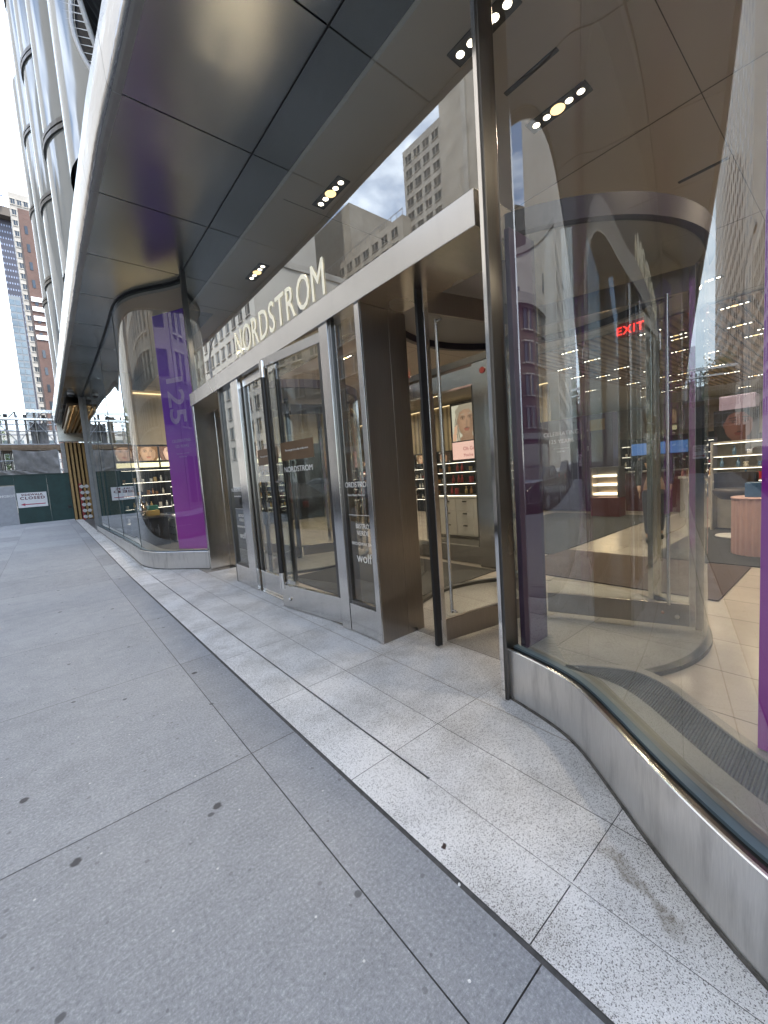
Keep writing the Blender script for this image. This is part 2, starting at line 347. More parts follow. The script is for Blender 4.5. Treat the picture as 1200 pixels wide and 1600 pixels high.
# ------------------------------------------------------------------ ground
road = MB().quad((-300, -300, -.17), (300, -300, -.17), (300, 600, -.17), (-300, 600, -.17)); struct('ground', road, plain('city ground', (.09, .09, .09), .9, scale=2))
ys = [-14.0] + [8.5] + [40.0, 120.0]
r = MB()
for a, b in zip(ys, ys[1:]): r.quad((-16.5, a, gz(a) - .15), (-3.2, a, gz(a) - .15), (-3.2, b, gz(b) - .15), (-16.5, b, gz(b) - .15))
struct('road', r, M['asphalt'])
r = MB()
for a, b in zip(ys, ys[1:]): r.quad((-3.35, a, gz(a) - .149), (-3.2, a, gz(a)), (-3.2, b, gz(b)), (-3.35, b, gz(b) - .149))
struct('kerb', r, M['kerb'])
for x in (-9.9,):
    r = MB(); y = -12
    while y < 60:
        r.quad((x - .06, y, gz(y) - .145), (x + .06, y, gz(y) - .145), (x + .06, y + 3, gz(y + 3) - .145), (x - .06, y + 3, gz(y + 3) - .145)); y += 9
    struct('road_marking', r, M['paint'])
r = MB()
for a, b in zip(ys, ys[1:]): r.quad((-19.7, a, gz(a)), (-16.5, a, gz(a)), (-16.5, b, gz(b)), (-19.7, b, gz(b))); r.quad((-16.5, a, gz(a)), (-16.4, a, gz(a) - .149), (-16.4, b, gz(b) - .149), (-16.5, b, gz(b)))
struct('far_sidewalk', r, M['concrete'])
# near sidewalk: dark bed and single flags
r = MB()
for a, b in zip(ys[:-1], ys[1:-1] + [45.0]): r.quad((-3.2, a, gz(a) - .007), (2.6, a, gz(a) - .007), (2.6, b, gz(b) - .007), (-3.2, b, gz(b) - .007))
struct('sidewalk_bed', r, M['joint'])
def flags(mb, xs, yl, gap, top=0.0, clip=None, gx=None):
    for i in range(len(xs) - 1):
        for j in range(len(yl) - 1):
            x0 = xs[i] + (gap if gx is None else gx); x1 = xs[i + 1] - (gap if gx is None else gx); y0 = yl[j] + gap; y1 = yl[j + 1] - gap
            cuts = [y0] + ([8.5] if y0 < 8.5 < y1 else []) + [y1]
            b = len(mb.v); n = len(cuts)
            for y in cuts: mb.v += [(x0, y, gz(y) + top), (x1, y, gz(y) + top)]
            for k in range(n - 1): mb.f.append((b + 2 * k, b + 2 * k + 1, b + 2 * k + 3, b + 2 * k + 2)); mb.sm.append(False)
yl = [.6 + 1.585 * k for k in range(-6, 17)]
yl = [y for y in yl if y < 26.0] + [26.6]
mbf = MB(); flags(mbf, [-3.2, -2.45, -.87, .7155], yl, .0024, gx=.002); flags(mbf, [.7165, .984], yl, .0024, gx=.002); struct('sidewalk', mbf, M['concrete'])
gl_ = [.65 + .97 * k for k in range(-5, 18)]
gl_ = [y for y in gl_ if y < 17.5] + [18.2]
mbg = MB()
flags(mbg, [1.0, 1.272], gl_, .0018); flags(mbg, [1.29, 1.632, 2.0], gl_, .0018); flags(mbg, [2.003, 2.56], [.65 + .97 * k for k in range(0, 8)], .0018)
flags(mbg, [1.0, 1.30], [18.2, 19.6, 21.0, 22.4, 23.8, 25.2, 26.5], .002)
for a, b in ((-4.2, 1.355), (8.205, 17.5)):
    for x0, x1 in ((1.2698, 1.2798), (1.2822, 1.2922)): mbg.quad((x0, a, gz(a) + .0002), (x1, a, gz(a) + .0002), (x1, b, gz(b) + .0002), (x0, b, gz(b) + .0002))
struct('granite_paving', mbg, M['granite'])
mbr = MB(); flags(mbr, [1.31, 2.6], [18.7, 20.2, 21.8, 23.4, 25.3], .002); struct('recess_paving', mbr, plain('dark recess paving', (.12, .12, .12), .7))
sd = thing('slot_drain', 'long thin dark slot drain set in the pale granite along the doors', 'drain', (1.281, 1.36, 0))
mb = MB()
mb.quad((1.2748, 1.36, -.0035), (1.2872, 1.36, -.0035), (1.2872, 8.2, -.0035), (1.2748, 8.2, -.0035)); obj('channel', mb, M['black'], sd)
mb = MB(); mb.box(1.271, 1.2748, 1.36, 8.2, -.006, .001); mb.box(1.2872, 1.291, 1.36, 8.2, -.006, .001); obj('edge_rail', mb, M['granite'], sd)
# little litter
def scrap(name, label, cat, x, y, r, mat, h=.006):
    mb = MB(); n = 7; a0 = random.random() * 6
    ring = [(x + math.cos(a0 + 2 * PI * k / n) * r * random.uniform(.5, 1.1), y + math.sin(a0 + 2 * PI * k / n) * r * random.uniform(.4, 1), h * random.uniform(.2, 1.3)) for k in range(n)]
    mb.quad(*ring); mb.quad(*[(a, b, .0012) for a, b, c in ring][::-1])
    for k in range(n): j = (k + 1) % n; mb.quad((ring[k][0], ring[k][1], .0012), (ring[j][0], ring[j][1], .0012), ring[j], ring[k])
    tag(obj(name, mb, mat), label, cat)
scrap('litter_scrap', 'dark crumpled scrap lying on the pale granite near the drain end', 'litter', 1.06, 1.06, .014, plain('dark scrap', (.05, .03, .025), .7))
scrap('litter_scrap', 'tiny white paper scrap on the dark joint beside the granite', 'litter', .985, .92, .007, M['white'])
scrap('litter_scrap', 'tiny white paper scrap on the grey concrete nearest the camera', 'litter', .79, .72, .006, M['white'])

# ------------------------------------------------------------------ entrance portal
Y0, Y1 = 1.50, 7.68
HZ0, HZ1 = 2.92, 3.13
pt = thing('entrance_portal', 'brushed stainless entrance frame with deep header under the white store name', 'door frame', (2.15, 4.6, 0))
obj('header', MB().box(2.115, 2.62, Y0 + .035, 7.30, HZ0, HZ1).box(2.115, 2.62, 7.302, Y1, HZ0, HZ1), M['steel_lt'], pt, .004)
obj('column_edge', MB().box(2.132, 2.152, 2.733, 2.797, 0, HZ0), M['steel'], pt, .004)
obj('column', MB().box(2.1525, 2.45, 2.735, 2.795, 0, HZ0).box(2.452, 2.66, 2.735, 2.80, 0, HZ0), M['bronze'], pt, .003)
obj('column', MB().box(2.135, 2.30, 3.225, 3.37, 0, HZ0), M['steel'], pt, .004)
obj('column', MB().box(2.135, 2.30, 5.50, 5.755, 0, HZ0), M['steel'], pt, .004)
obj('column', MB().box(2.15, 2.45, 6.29, 6.345, .0, HZ0).box(2.452, 2.62, 6.285, 6.345, 0, HZ0), M['steel_dk'], pt, .003)
obj('column', MB().box(2.135, 2.48, 7.60, 7.70, 0, HZ0).box(2.483, 2.62, 7.605, 7.70, 0, HZ0), M['steel'], pt, .004)
def sidelight(y0, y1, label):
    s = thing('sidelight', label, 'window', (2.17, (y0 + y1) / 2, 0), 'glass sidelights between the doors')
    obj('kick_panel', MB().box(2.142, 2.20, y0 + .004, y1 - .004, .012, .285), M['steel'], s, .004)
    obj('pane', MB().quad((2.185, y0, .30), (2.185, y1, .30), (2.185, y1, HZ0), (2.185, y0, HZ0)), M['glass_door'], s)
    obj('frame', MB().box(2.165, 2.205, y0, y0 + .022, .288, HZ0).box(2.165, 2.205, y1 - .022, y1, .288, HZ0).box(2.165, 2.205, y0 + .023, y1 - .023, .288, .31), M['steel_dk'], s)
    yc = (y0 + y1) / 2
    def line(txt, z, size, dy=0.0, sx=1.0): return text_mb(txt, size, (2.180, yc + dy, z), (0, -1, 0), (0, 0, 1), 'CENTER', .0006, 1, sx)
    obj('lettering', line('NORDSTROM', 1.40, .072, .02), M['white'], s)
    obj('lettering', line('Store Hours Mon-Sun', 1.32, .030, .02), M['white'], s)
    obj('rule', MB().box(2.179, 2.181, yc - .16, yc + .16, 1.14, 1.144), M['white'], s)
    mb = line('BISTRO', 1.02, .062, -.04); t2 = line('VERDE', .955, .062, -.04)
    obj('lettering', mb, M['white'], s); obj('lettering', t2, M['white'], s)
    obj('lettering', line('BROADWAY BAR', .86, .042, -.02), M['white'], s)
    obj('lettering', line('wolf', .70, .13, -.03), M['white'], s)
    return s
sidelight(2.80, 3.222, 'glass sidelight between the bronze column and the open door, white lettering')
sidelight(5.758, 6.288, 'glass sidelight left of the closed door, beyond the open door leaf')

def door_leaf(label, hinge, u, w, mat_dark=True):
    """door leaf from the hinge along unit u; outer face is the -X side"""
    s = thing('glass_door', label, 'door', (hinge[0], hinge[1], 0))
    u = Vector(u).normalized(); n = Vector((-abs(u.y), u.x * (1 if u.y < 0 else -1)))
    if n.x > 0: n = -n
    def seg(a, b, hv, z0, z1, off=0): 
        c = Vector(hinge) + u * ((a + b) / 2) + n * off
        return MB().obox(c, u, (b - a) / 2, hv, z0, z1)
    obj('kick_panel', seg(0, w, .022, .012, .285), M['steel'], s, .004)
    obj('top_rail', seg(0, w, .022, 2.80, 2.90), M['steel_lt'], s, .004)
    mb = seg(0, .05, .022, .287, 2.798); m2 = seg(w - .05, w, .022, .287, 2.798)
    obj('stile', mb, M['steel_dk'], s, .003); obj('stile', m2, M['steel_dk'], s, .003)
    a = Vector(hinge) + u * .05; b = Vector(hinge) + u * (w - .05)
    obj('pane', MB().quad((a.x, a.y, .287), (b.x, b.y, .287), (b.x, b.y, 2.798), (a.x, a.y, 2.798)), M['glass_door'], s)
    p = Vector(hinge) + u * (w - .14) + n * .085
    pu = obj('pull_handle', MB().tube([(p.x, p.y, .45), (p.x, p.y, 2.66)], .030, 14), M['black'], s)
    mb = MB(); mb.tube([(p.x, p.y, .26), (p.x, p.y, .448)], .0315, 14); mb.tube([(p.x, p.y, 2.662), (p.x, p.y, 2.84)], .0315, 14)
    for z in (.32, 1.5, 2.78): mb.tube([(p.x, p.y, z), (p.x - n.x * .07, p.y - n.y * .07, z)], .010, 8)
    obj('end_fitting', mb, M['chrome'], pu)
    q = Vector(hinge) + u * (w - .16) + n * .024
    obj('lock', MB().tube([(q.x, q.y, .12), (q.x + n.x * .02, q.y + n.y * .02, .12)], .02, 12), M['chrome'], s)
    # brown promotional strip and store name on the pane
    c = Vector(hinge) + u * (w * .52) + n * .004
    st = obj('notice', MB().obox(c, u, .30, .0015, 1.73, 1.93), plain('brown notice', (.14, .085, .045), .5), s)
    r_ = (-u.x, -u.y, 0) if u.y > 0 else (u.x, u.y, 0)
    c2 = Vector(hinge) + u * (w * .52) + n * .007
    obj('notice_text', text_mb('You can get it in a day at this store', .030, (c2.x, c2.y, 1.83), r_, (0, 0, 1), 'CENTER', .0005), M['white'], st)
    obj('lettering', text_mb('NORDSTROM', .085, (c2.x, c2.y, 1.60), r_, (0, 0, 1), 'CENTER', .0005), M['white'], s)
    return s
door_leaf('glass swing door standing slightly open, long black pull bar facing the street', (2.195, 3.42), (-.125, .992), 1.08)
door_leaf('closed glass swing door partly behind the open door leaf', (2.215, 5.46), (0, -1), 1.02)
tag(obj('threshold', MB().box(2.15, 2.34, 3.40, 5.48, .0, .010), M['fascia']), 'pale metal threshold strip under the swing doors', 'threshold')

# ------------------------------------------------------------------ transom and sign
SOF = 5.10
CZ = 4.50
tr = thing('transom_window', 'large clear transom pane above the stainless header carrying the store name', 'window', (2.15, 4.6, HZ1))
obj('pane', MB().quad((2.155, Y0, HZ1), (2.155, 7.45, HZ1), (2.155, 7.45, SOF), (2.155, Y0, SOF)), M['glass'], tr)
obj('mullion', MB().box(2.12, 2.20, 7.42, 7.50, HZ1 + .002, SOF - .002), M['steel_dk'], tr, .003)
obj('top_channel', MB().box(2.150, 2.162, Y0 + .04, 7.418, SOF - .008, SOF - .001), M['black'], tr)
ml = thing('corner_mullion', 'tall dark mullion between the revolving door and the near curved glass', 'mullion', (2.15, 1.47, 0))
obj('post', MB().box(2.12, 2.26, 1.455, 1.50, .0, SOF), M['steel_dk'], ml, .004)
obj('gasket', MB().box(2.105, 2.118, 1.468, 1.492, .0, SOF), M['chrome'], ml)
sg = thing('store_sign', 'white NORDSTROM letters standing on the stainless header', 'sign', (2.17, 4.3, HZ1))
# one letter after the other so that each is its own part
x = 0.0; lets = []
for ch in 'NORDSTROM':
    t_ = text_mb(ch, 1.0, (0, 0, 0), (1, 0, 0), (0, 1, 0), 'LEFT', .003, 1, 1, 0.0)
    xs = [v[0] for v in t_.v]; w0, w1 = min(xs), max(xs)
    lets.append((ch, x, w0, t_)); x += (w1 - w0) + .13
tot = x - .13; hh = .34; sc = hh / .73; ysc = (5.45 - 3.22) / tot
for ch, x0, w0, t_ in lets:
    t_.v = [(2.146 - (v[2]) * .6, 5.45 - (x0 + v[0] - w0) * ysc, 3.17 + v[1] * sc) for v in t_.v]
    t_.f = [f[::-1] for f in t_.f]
    o = obj('letter', t_, emit('cream sign letter added glow', (.80, .78, .66), .12), sg)  # faint glow added to brighten the letters under the dark canopy

# ------------------------------------------------------------------ curved shop windows
WR = [(2.15, 1.46), (2.125, 1.34), (2.09, 1.20), (2.04, 1.03), (1.96, .90), (1.87, .80), (1.75, .65), (1.62, .50), (1.52, .36), (1.43, .24), (1.36, .12), (1.30, -.03), (1.24, -.25), (1.20, -.6), (1.19, -1.2), (1.22, -2.2), (1.3, -4.0)]
WL = [(2.15, 7.70), (2.06, 7.88), (1.93, 8.07), (1.76, 8.28), (1.58, 8.52), (1.42, 8.85), (1.335, 9.25), (1.325, 9.8), (1.34, 10.6), (1.35, 12.5), (1.34, 15.5), (1.325, 18.55)]
def offset(path, d):
    out = []
    for i, p in enumerate(path):
        t_ = Vector(path[min(i + 1, len(path) - 1)]) - Vector(path[max(i - 1, 0)]); n = Vector((-t_.y, t_.x)).normalized()
        out.append((p[0] + n.x * d, p[1] + n.y * d))
    return out
def smooth_path(P, n, it):
    d = [0.0]; P = [Vector(p) for p in P]
    for a, b in zip(P, P[1:]): d.append(d[-1] + (b - a).length)
    Q = []; i = 0
    for k in range(n):
        s_ = d[-1] * k / (n - 1)
        while i < len(d) - 2 and d[i + 1] < s_: i += 1
        Q.append(P[i].lerp(P[i + 1], min(1.0, (s_ - d[i]) / max(1e-9, d[i + 1] - d[i]))))
    for _ in range(it):
        Q = [Q[0]] + [Q[k] * .5 + (Q[k - 1] + Q[k + 1]) * .25 for k in range(1, n - 1)] + [Q[-1]]
    return [(p.x, p.y) for p in Q]
PR = smooth_path(catmull(WR, 10), 220, 36)
PL = smooth_path(catmull(WL, 10), 420, 60)
def shop_window(path, inward, label, ztop):
    s = thing('shop_window', label, 'window', (path[0][0], path[0][1], 0))
    zt = .33
    z0 = lambda p: gz(p[1]) - .005
    gp = offset(path, .075 * inward); gp2 = offset(path, .10 * inward)
    mb = MB(); mb.wall(path, z0, lambda p: zt + gz(p[1]) * .15); obj('plinth', mb, M['plinth'], s)
    zt_ = lambda p: zt + gz(p[1]) * .15
    o0 = offset(path, .004 * inward); o1 = offset(path, .014 * inward); o2 = offset(path, .046 * inward); o3 = offset(path, .082 * inward)
    ln = lambda q, dz: [(p[0], p[1], zt_(p) + dz) for p in q]
    mb = MB(); mb.grid([ln(path, 0), ln(o0, .004), ln(o1, .004)], False); obj('plinth_cap', mb, M['capedge'], s)
    mb = MB(); mb.grid([ln(o1, .0035), ln(o2, .001)], False); obj('cap_recess', mb, M['bronze_dk'], s)
    mb = MB(); mb.grid([ln(o2, .001), ln(o2, .014), ln(o3, .016)], False); obj('glazing_channel', mb, M['bluereflect'], s)  # blue grey colour paints the sky mirrored at the foot of the glass
    b0 = offset(path, -.006 * inward); mb = MB(); zg = lambda p: gz(p[1]) + .001
    mb.grid([[(p[0], p[1], zg(p)) for p in b0], [(p[0], p[1], zg(p) + .014) for p in b0], [(p[0], p[1], zg(p) + .016) for p in path]], False); obj('base_trim', mb, plain('dirty base sealant', (.10, .095, .085), .8, scale=25, var=.6), s)
    mb = MB(); mb.wall(gp, lambda p: zt_(p) - .02, ztop, 1); obj('pane', mb, M['glass_curve'], s)
    b1 = offset(path, .05 * inward); b2 = offset(path, .085 * inward)
    mb = MB(); mb.grid([[(p[0], p[1], ztop - .009) for p in b1], [(p[0], p[1], ztop - .009) for p in b2]], True); mb.wall(b1, ztop - .009, ztop - .001); obj('top_channel', mb, M['black'], s)
    return s, gp
swr, GPR = shop_window(PR, 1, 'near wavy glass shop window on a curved stainless plinth, right foreground', SOF)
swl, GPL = shop_window(PL, -1, 'far wavy glass shop window with the purple banner behind it', SOF)
# butt joints in the far glass
for yy in (9.7, 12.4, 15.4):
    xx = lerp_tab([(p[1], p[0]) for p in GPL], yy)
    obj('glass_joint', MB().box(xx - .008, xx + .003, yy - .005, yy + .005, .33 + gz(yy) * .15, SOF - .02), plain('silicone joint', (.06, .075, .075), .4), swl)
obj('end_post', MB().box(1.29, 1.40, 18.56, 18.64, gz(18.6) - .005, SOF - .001), plain('grey post paint', (.24, .245, .245), .45), swl, .004)
obj('return_pane', MB().quad((1.40, 18.6, .5), (2.6, 18.6, .5), (2.6, 18.6, SOF), (1.40, 18.6, SOF)), M['glass'], swl)
# pale strip lying along the foot of the far glass
mb = MB(); fp = [p for p in PL if p[1] > 9.3]; f2 = offset(fp, .03)
mb.grid([[(p[0], p[1], gz(p[1]) + .012) for p in fp], [(p[0], p[1], gz(p[1]) + .012) for p in f2]]); mb.wall(f2, lambda p: gz(p[1]), lambda p: gz(p[1]) + .012)
obj('foot_trim', mb, M['fascia'], swl)

# convector behind the near glass
cv = thing('floor_convector', 'dark ribbed floor convector with pale metal border along the near curved glass', 'heater', (2.0, .5, 0))
inn = [(2.25, 1.13), (2.34, 1.03), (2.42, .93), (2.47, .83), (2.45, .72), (2.40, .63), (2.32, .54), (2.17, .37), (2.08, .26), (1.96, .06), (1.87, -.2), (1.82, -.6), (1.82, -1.5), (1.9, -3.0)]
inn = [(p.x, p.y) for p in catmull(inn, 6)]
def resample(path, n):
    P = [Vector(p) for p in path]; d = [0]
    for a, b in zip(P, P[1:]): d.append(d[-1] + (b - a).length)
    out = []
    for k in range(n):
        s_ = d[-1] * k / (n - 1); i = 0
        while i < len(d) - 2 and d[i + 1] < s_: i += 1
        tt = (s_ - d[i]) / max(1e-9, d[i + 1] - d[i]); out.append(P[i].lerp(P[i + 1], min(1, tt)))
    return out
gi = offset(PR, .10)
st = min(range(len(gi)), key=lambda i: abs(gi[i][1] - 1.14)); en = min(range(len(gi)), key=lambda i: abs(gi[i][1] + 3.0))
A = resample(gi[st:en], 70); B = resample(inn, 70)
def mid(f): return [a.lerp(b, f) for a, b in zip(A, B)]
mb = MB(); mb.grid([[(p.x, p.y, .300) for p in mid(f)] for f in (0, .42)], True); obj('sill', mb, M['sill'], cv)
mb = MB(); mb.grid([[(p.x, p.y, .296) for p in mid(f)] for f in (.42, .6, .88)], True); obj('grille', mb, M['grille'], cv)
mb = MB(); mb.grid([[(p.x, p.y, z) for p in mid(f)] for f, z in ((.88, .296), (.885, .304), (1, .304), (1, 0))], False); obj('border', mb, M['border'], cv)
# sill in the corner beyond
gg = [tuple(p) for p in offset(PR, .10)[:st + 1]]
obj('sill', MB().prism(gg + [(2.252, 1.13), (2.60, 1.41), (2.60, 1.46)], .02, .2985), M['sill'], cv)
cl = thing('floor_convector', 'grey metal sill curving behind the far shop window glass', 'heater', (1.8, 9, 0))
gl2 = offset(PL, -.10); gl3 = offset(PL, -.36)
mb = MB(); mb.grid([[(p[0], p[1], .31) for p in gl2], [(p[0], p[1], .31) for p in gl3], [(p[0], p[1], .0) for p in gl3]], False); obj('sill', mb, M['sill'], cl)

# ------------------------------------------------------------------ canopy
EDGE = [(-6, 1.02), (0, 1.0), (2.5, .97), (3.5, .95), (4.4, .92), (5.1, .885), (7.7, .85), (11.4, .83), (16, .82), (20, .80), (25.3, .77)]
cn = thing('entrance_canopy', 'dark stainless soffit and bright fascia sweeping over the entrance', 'canopy', (1.5, 6, SOF))
JO = [-5.0, -3.4, -1.8, -.22, 1.33, 2.88, 4.45, 6.02, 7.60, 9.12, 10.7, 12.3, 13.9, 15.5, 17.1, 18.7, 20.3, 21.9, 23.6, 25.3]
for a, b in zip(JO, JO[1:]):
    mb = MB(); n = 4; g = .008
    yy = [a + g + (b - a - 2 * g) * k / n for k in range(n + 1)]
    xin = 2.149
    rows = []
    rows.append([(xin, y, SOF) for y in yy]); rows.append([(lerp_tab(EDGE, y) + .02, y, SOF) for y in yy])
    p_ = MB(); p_.grid(rows, False)
    sp = obj('soffit_panel', p_, M['soffit'], cn)
for a, b in zip(JO, JO[1:]):
    mb = MB(); n = 4; g = .003; yy = [a + g + (b - a - 2 * g) * k / n for k in range(n + 1)]
    prof = [(.02, -.001), (.02, -.012), (-.03, -.012), (-.055, -.006), (-.075, .008), (-.088, .035), (-.093, .07), (-.100, .28), (-.110, .46), (-.09, .50), (.1, .50)]
    m2 = MB(); m2.grid([[(lerp_tab(EDGE, y) + dx, y, SOF + dz) for y in yy] for dx, dz in prof[:4]], False); obj('fascia_trim', m2, M['trimsteel'], cn)
    mb.grid([[(lerp_tab(EDGE, y) + dx, y, SOF + dz) for y in yy] for dx, dz in prof[3:]], True)
    obj('fascia_panel', mb, M['fascia'], cn)
obj('backing', MB().box(1.2, 2.155, -5.5, 25.3, SOF + .02, SOF + .10), M['black'], cn)
obj('end_panel', MB().box(.76, 2.6, 25.3, 25.55, 4.2, SOF + .6), M['soffit'], cn, .01)
for lab, y in (('white dome camera under the canopy soffit near the far glass corner', 17.9),):
    d = thing('security_camera', lab, 'camera', (1.05, y, SOF))
    obj('housing', MB().lathe([(.0, 0), (.10, 0), (.10, -.06), (.085, -.075)], (1.05, y, SOF)), M['white_trim'], d)
    obj('dome', MB().lathe([(.08, -.07), (.075, -.11), (.05, -.14), (0.0, -.15)], (1.05, y, SOF)), M['black'], d)

# ------------------------------------------------------------------ upper facade of the store
ub = thing('store_tower', 'pale rippling curved glass bays of the store rising above the canopy', 'building', (2, 10, SOF + .66))
obj('core', MB().box(2.3, 30, -14, 18.4, SOF + .12, 42).box(2.3, 30, 18.4, 22.0, SOF + .12, 16.3).box(2.6, 30, 22.0, 26, SOF + .12, 12), M['steel_dk'], ub)
obj('ledge', MB().box(1.0, 2.3, -5.5, 25.3, SOF + .64, SOF + .70), M['galv'], ub)
PER = 3.3
def bay_x(u): return .74 + 1.05 * (1 - max(0.0, math.cos((u - .5) * PI)) ** .8)      # u 0..1 across the bay: convex nose, cusped valley
for k in range(-1, 6):
    yc = 3.7 + PER * k; top = 42 if yc < 18.5 else 16.4; y0 = yc - PER / 2
    path = [(bay_x(j / 18), y0 + PER * j / 18) for j in range(1, 18)]
    path = [(1.9, y0 + .04)] + path + [(1.9, y0 + PER - .04)]
    mb = MB(); mb.wall(path, SOF + .70, top); obj('glass_bay', mb, M['facade_glass'], ub)
    for z in (8.1 + .6 * (k % 2), 12.4 - .5 * (k % 2), 16.3, 20.6, 24.9, 29.2):
        if z < top - 1 or top > 20:
            o1 = [(p[0] - .035, p[1]) for p in path]
            mb = MB()
            for dz in (0, .11): mb.grid([[(p[0] + .03, p[1], z + dz) for p in o1], [(p[0], p[1], z + dz) for p in o1], [(p[0], p[1], z + dz + .075) for p in o1], [(p[0] + .03, p[1], z + dz + .075) for p in o1]], False)
            obj('floor_band', mb, M['steel_dk'], ub)
    # white edge ribs along the valley, bowed like an eye between the floors, with needle spikes
    if k in (0, 1):
        for z0, z1 in ((SOF + .7, 7.5), (7.5, 10.2), (10.2, 13.6)):
            ribs = {}
            for sgn, xb in ((1, 1.06), (-1, 1.0)):
                pts = []
                for j in range(13):
                    f = j / 12; bow = math.sin(f * PI)
                    pts.append((xb - .26 * bow, y0 + sgn * (.10 + .26 * bow), z0 + (z1 - z0) * f))
                ribs[sgn] = pts
                obj('edge_rib', MB().tube(pts, .024, 6), M['white_trim'], ub)
            obj('dark_opening', MB().grid([[(p[0] + .03, p[1], p[2]) for p in ribs[1]], [(p[0] + .30, y0 + .05, p[2]) for p in ribs[1]], [(p[0] + .03, p[1], p[2]) for p in ribs[-1]]], False), M['darkgloss'], ub)
            if k == 2 or z0 > 7.6: continue
            sp = MB()
            for j in range(34):
                f = (j + 1) / 36; bow = math.sin(f * PI); zz = z0 + (z1 - z0) * f
                q = (1.0 - .26 * bow, y0 - (.10 + .26 * bow) - .03, zz); b = len(sp.v)
                sp.v += [q, (q[0], q[1], q[2] + .014), (q[0] - .18, q[1] + .10, q[2] + .03)]
                sp.f.append((b, b + 1, b + 2)); sp.sm.append(False)
                if j: sp.f.append((b - 2, b, b + 1)); sp.sm.append(False)
            for j in range(33): sp.f.append((3 * j, 3 * j + 1, 3 * j + 3)); sp.sm.append(False)
            obj('bird_spike', sp, M['white_trim'], ub)

# ------------------------------------------------------------------ recess with timber slats, hoarding, sign, scaffold
rc = thing('timber_slat_recess', 'golden timber slat side entrance recess beyond the glass end post', 'entrance', (1.6, 25, 0))
for k in range(9):
    x0 = 1.0 + k * .165
    obj('slat', MB().box(x0, x0 + .10, 25.60, 25.78, gz(25.7) - .01, 4.2), M['goldy'], rc, .01)
obj('backing', MB().box(.98, 2.6, 25.80, 25.9, gz(25.8) - .01, 4.2), plain('dark slat gap', (.05, .03, .012), .7), rc)
for k in range(9):
    x0 = 1.0 + k * .165
    obj('ceiling_slat', MB().box(x0, x0 + .075, 18.8, 25.3, 4.62, 4.80), M['goldy'], rc)
for k in (1, 4, 7):
    x0 = .945 + k * .165
    obj('strip_light', MB().box(x0 + .06, x0 + .10, 18.9, 25.2, 4.80, 4.815), emit('warm strip light', (1, .72, .38), 1.6), rc)
obj('ceiling', MB().box(.95, 2.6, 18.8, 25.3, 4.83, 4.9), plain('dark slat gap', (.05, .03, .012), .7), rc)
obj('side_wall', MB().box(2.5, 2.6, 18.7, 25.6, .1, SOF), M['gold'], rc)
pier = thing('grey_pier', 'pale grey stone pier rising behind the green hoarding', 'pier', (1.05, 27, 0))
obj('shaft', MB().box(.86, 1.24, 26.9, 27.4, .3, 4.3), plain('grey pier stone', (.33, .33, .32), .7), pier, .015)
sp_ = thing('standpipe', 'red fire standpipe board with six rows of chrome capped connections', 'fire hydrant', (1.02, 22, 0))
obj('riser', MB().box(1.13, 1.23, 22.0, 22.10, .45, 2.05), M['red'], sp_, .01)
for i in range(6):
    for j in range(2):
        z = .62 + i * .26; y = 21.93
        x0 = 1.19 + j * .17
        cp = obj('outlet', MB().tube([(x0, 22.0, z), (x0, 21.86, z), (x0 + .02, 21.78, z - .02)], [.05, .055, .05], 10), M['fascia'], sp_)
        c2 = MB().tube([(x0 + .02, 21.779, z - .02), (x0 + .022, 21.72, z - .025)], [.075, .07], 10); c2.tube([(x0 - .06, 21.75, z - .02), (x0 + .11, 21.75, z - .02)], .012, 6)
        obj('cap', c2, plain('satin silver cap', (.62, .62, .61), .35), cp)
HY = 26.5; HB = gz(HY)
hd = thing('site_hoarding', 'dark green plywood construction hoarding closing the sidewalk', 'fence', (0, HY, HB))
for x0, x1 in ((-4.6, -3.4), (-3.4, -1.93), (-1.13, .1), (.1, 1.04)):
    obj('plywood_panel', MB().box(x0 + .002, x1 - .002, HY, HY + .04, HB - .02, 2.68), M['green'], hd)
obj('plywood_panel', MB().box(-1.928, -1.132, HY, HY + .04, 2.245, 2.68), M['green'], hd)
obj('top_rail', MB().box(-4.6, 1.04, HY - .02, HY + .06, 2.682, 2.74), plain('dark green rail', (.01, .035, .03), .6), hd)
gd = obj('site_door', MB().box(-1.92, -1.14, HY - .02, HY + .03, HB + .01, 2.20), M['grey'], hd, .004)
obj('door_edge', MB().box(-1.925, -1.132, HY - .012, HY + .035, 2.202, 2.24), M['steel_dk'], gd)
obj('door_text', text_mb('HGBOT', .16, (-1.42, HY - .024, 1.68), (1, 0, 0), (0, 0, 1), 'CENTER', .001, 1, 1, .004), M['white'], gd)
obj('hook_box', MB().box(.80, .95, HY - .07, HY - .002, .92, 1.04).box(.82, .85, HY - .07, HY - .02, 1.042, 1.10).box(.9, .93, HY - .07, HY - .02, 1.042, 1.10), M['black'], hd)
sn = thing('closed_sign', 'white SIDEWALK CLOSED sign with red arrow on the green hoarding', 'sign', (-.55, HY, 1.5))
obj('board', MB().box(-1.10, .02, HY - .016, HY - .002, 1.13, 1.85), M['signw'], sn)
obj('lettering', text_mb('SIDEWALK', .135, (-.53, HY - .019, 1.70), (1, 0, 0), (0, 0, 1), 'CENTER', .001, 1.15, 1.12, .004), M['signt'], sn)
obj('lettering', text_mb('CLOSED', .185, (-.53, HY - .019, 1.52), (1, 0, 0), (0, 0, 1), 'CENTER', .001, 1.2, 1.2, .006), M['signt'], sn)
mb = MB(); yy = HY - .019
mb.quad((-.86, yy, 1.255), (-.06, yy, 1.255), (-.06, yy, 1.295), (-.86, yy, 1.295)); mb.quad((-1.01, yy, 1.275), (-.82, yy, 1.205), (-.86, yy, 1.275), (-.82, yy, 1.345)); obj('arrow', mb, M['signr'], sn)
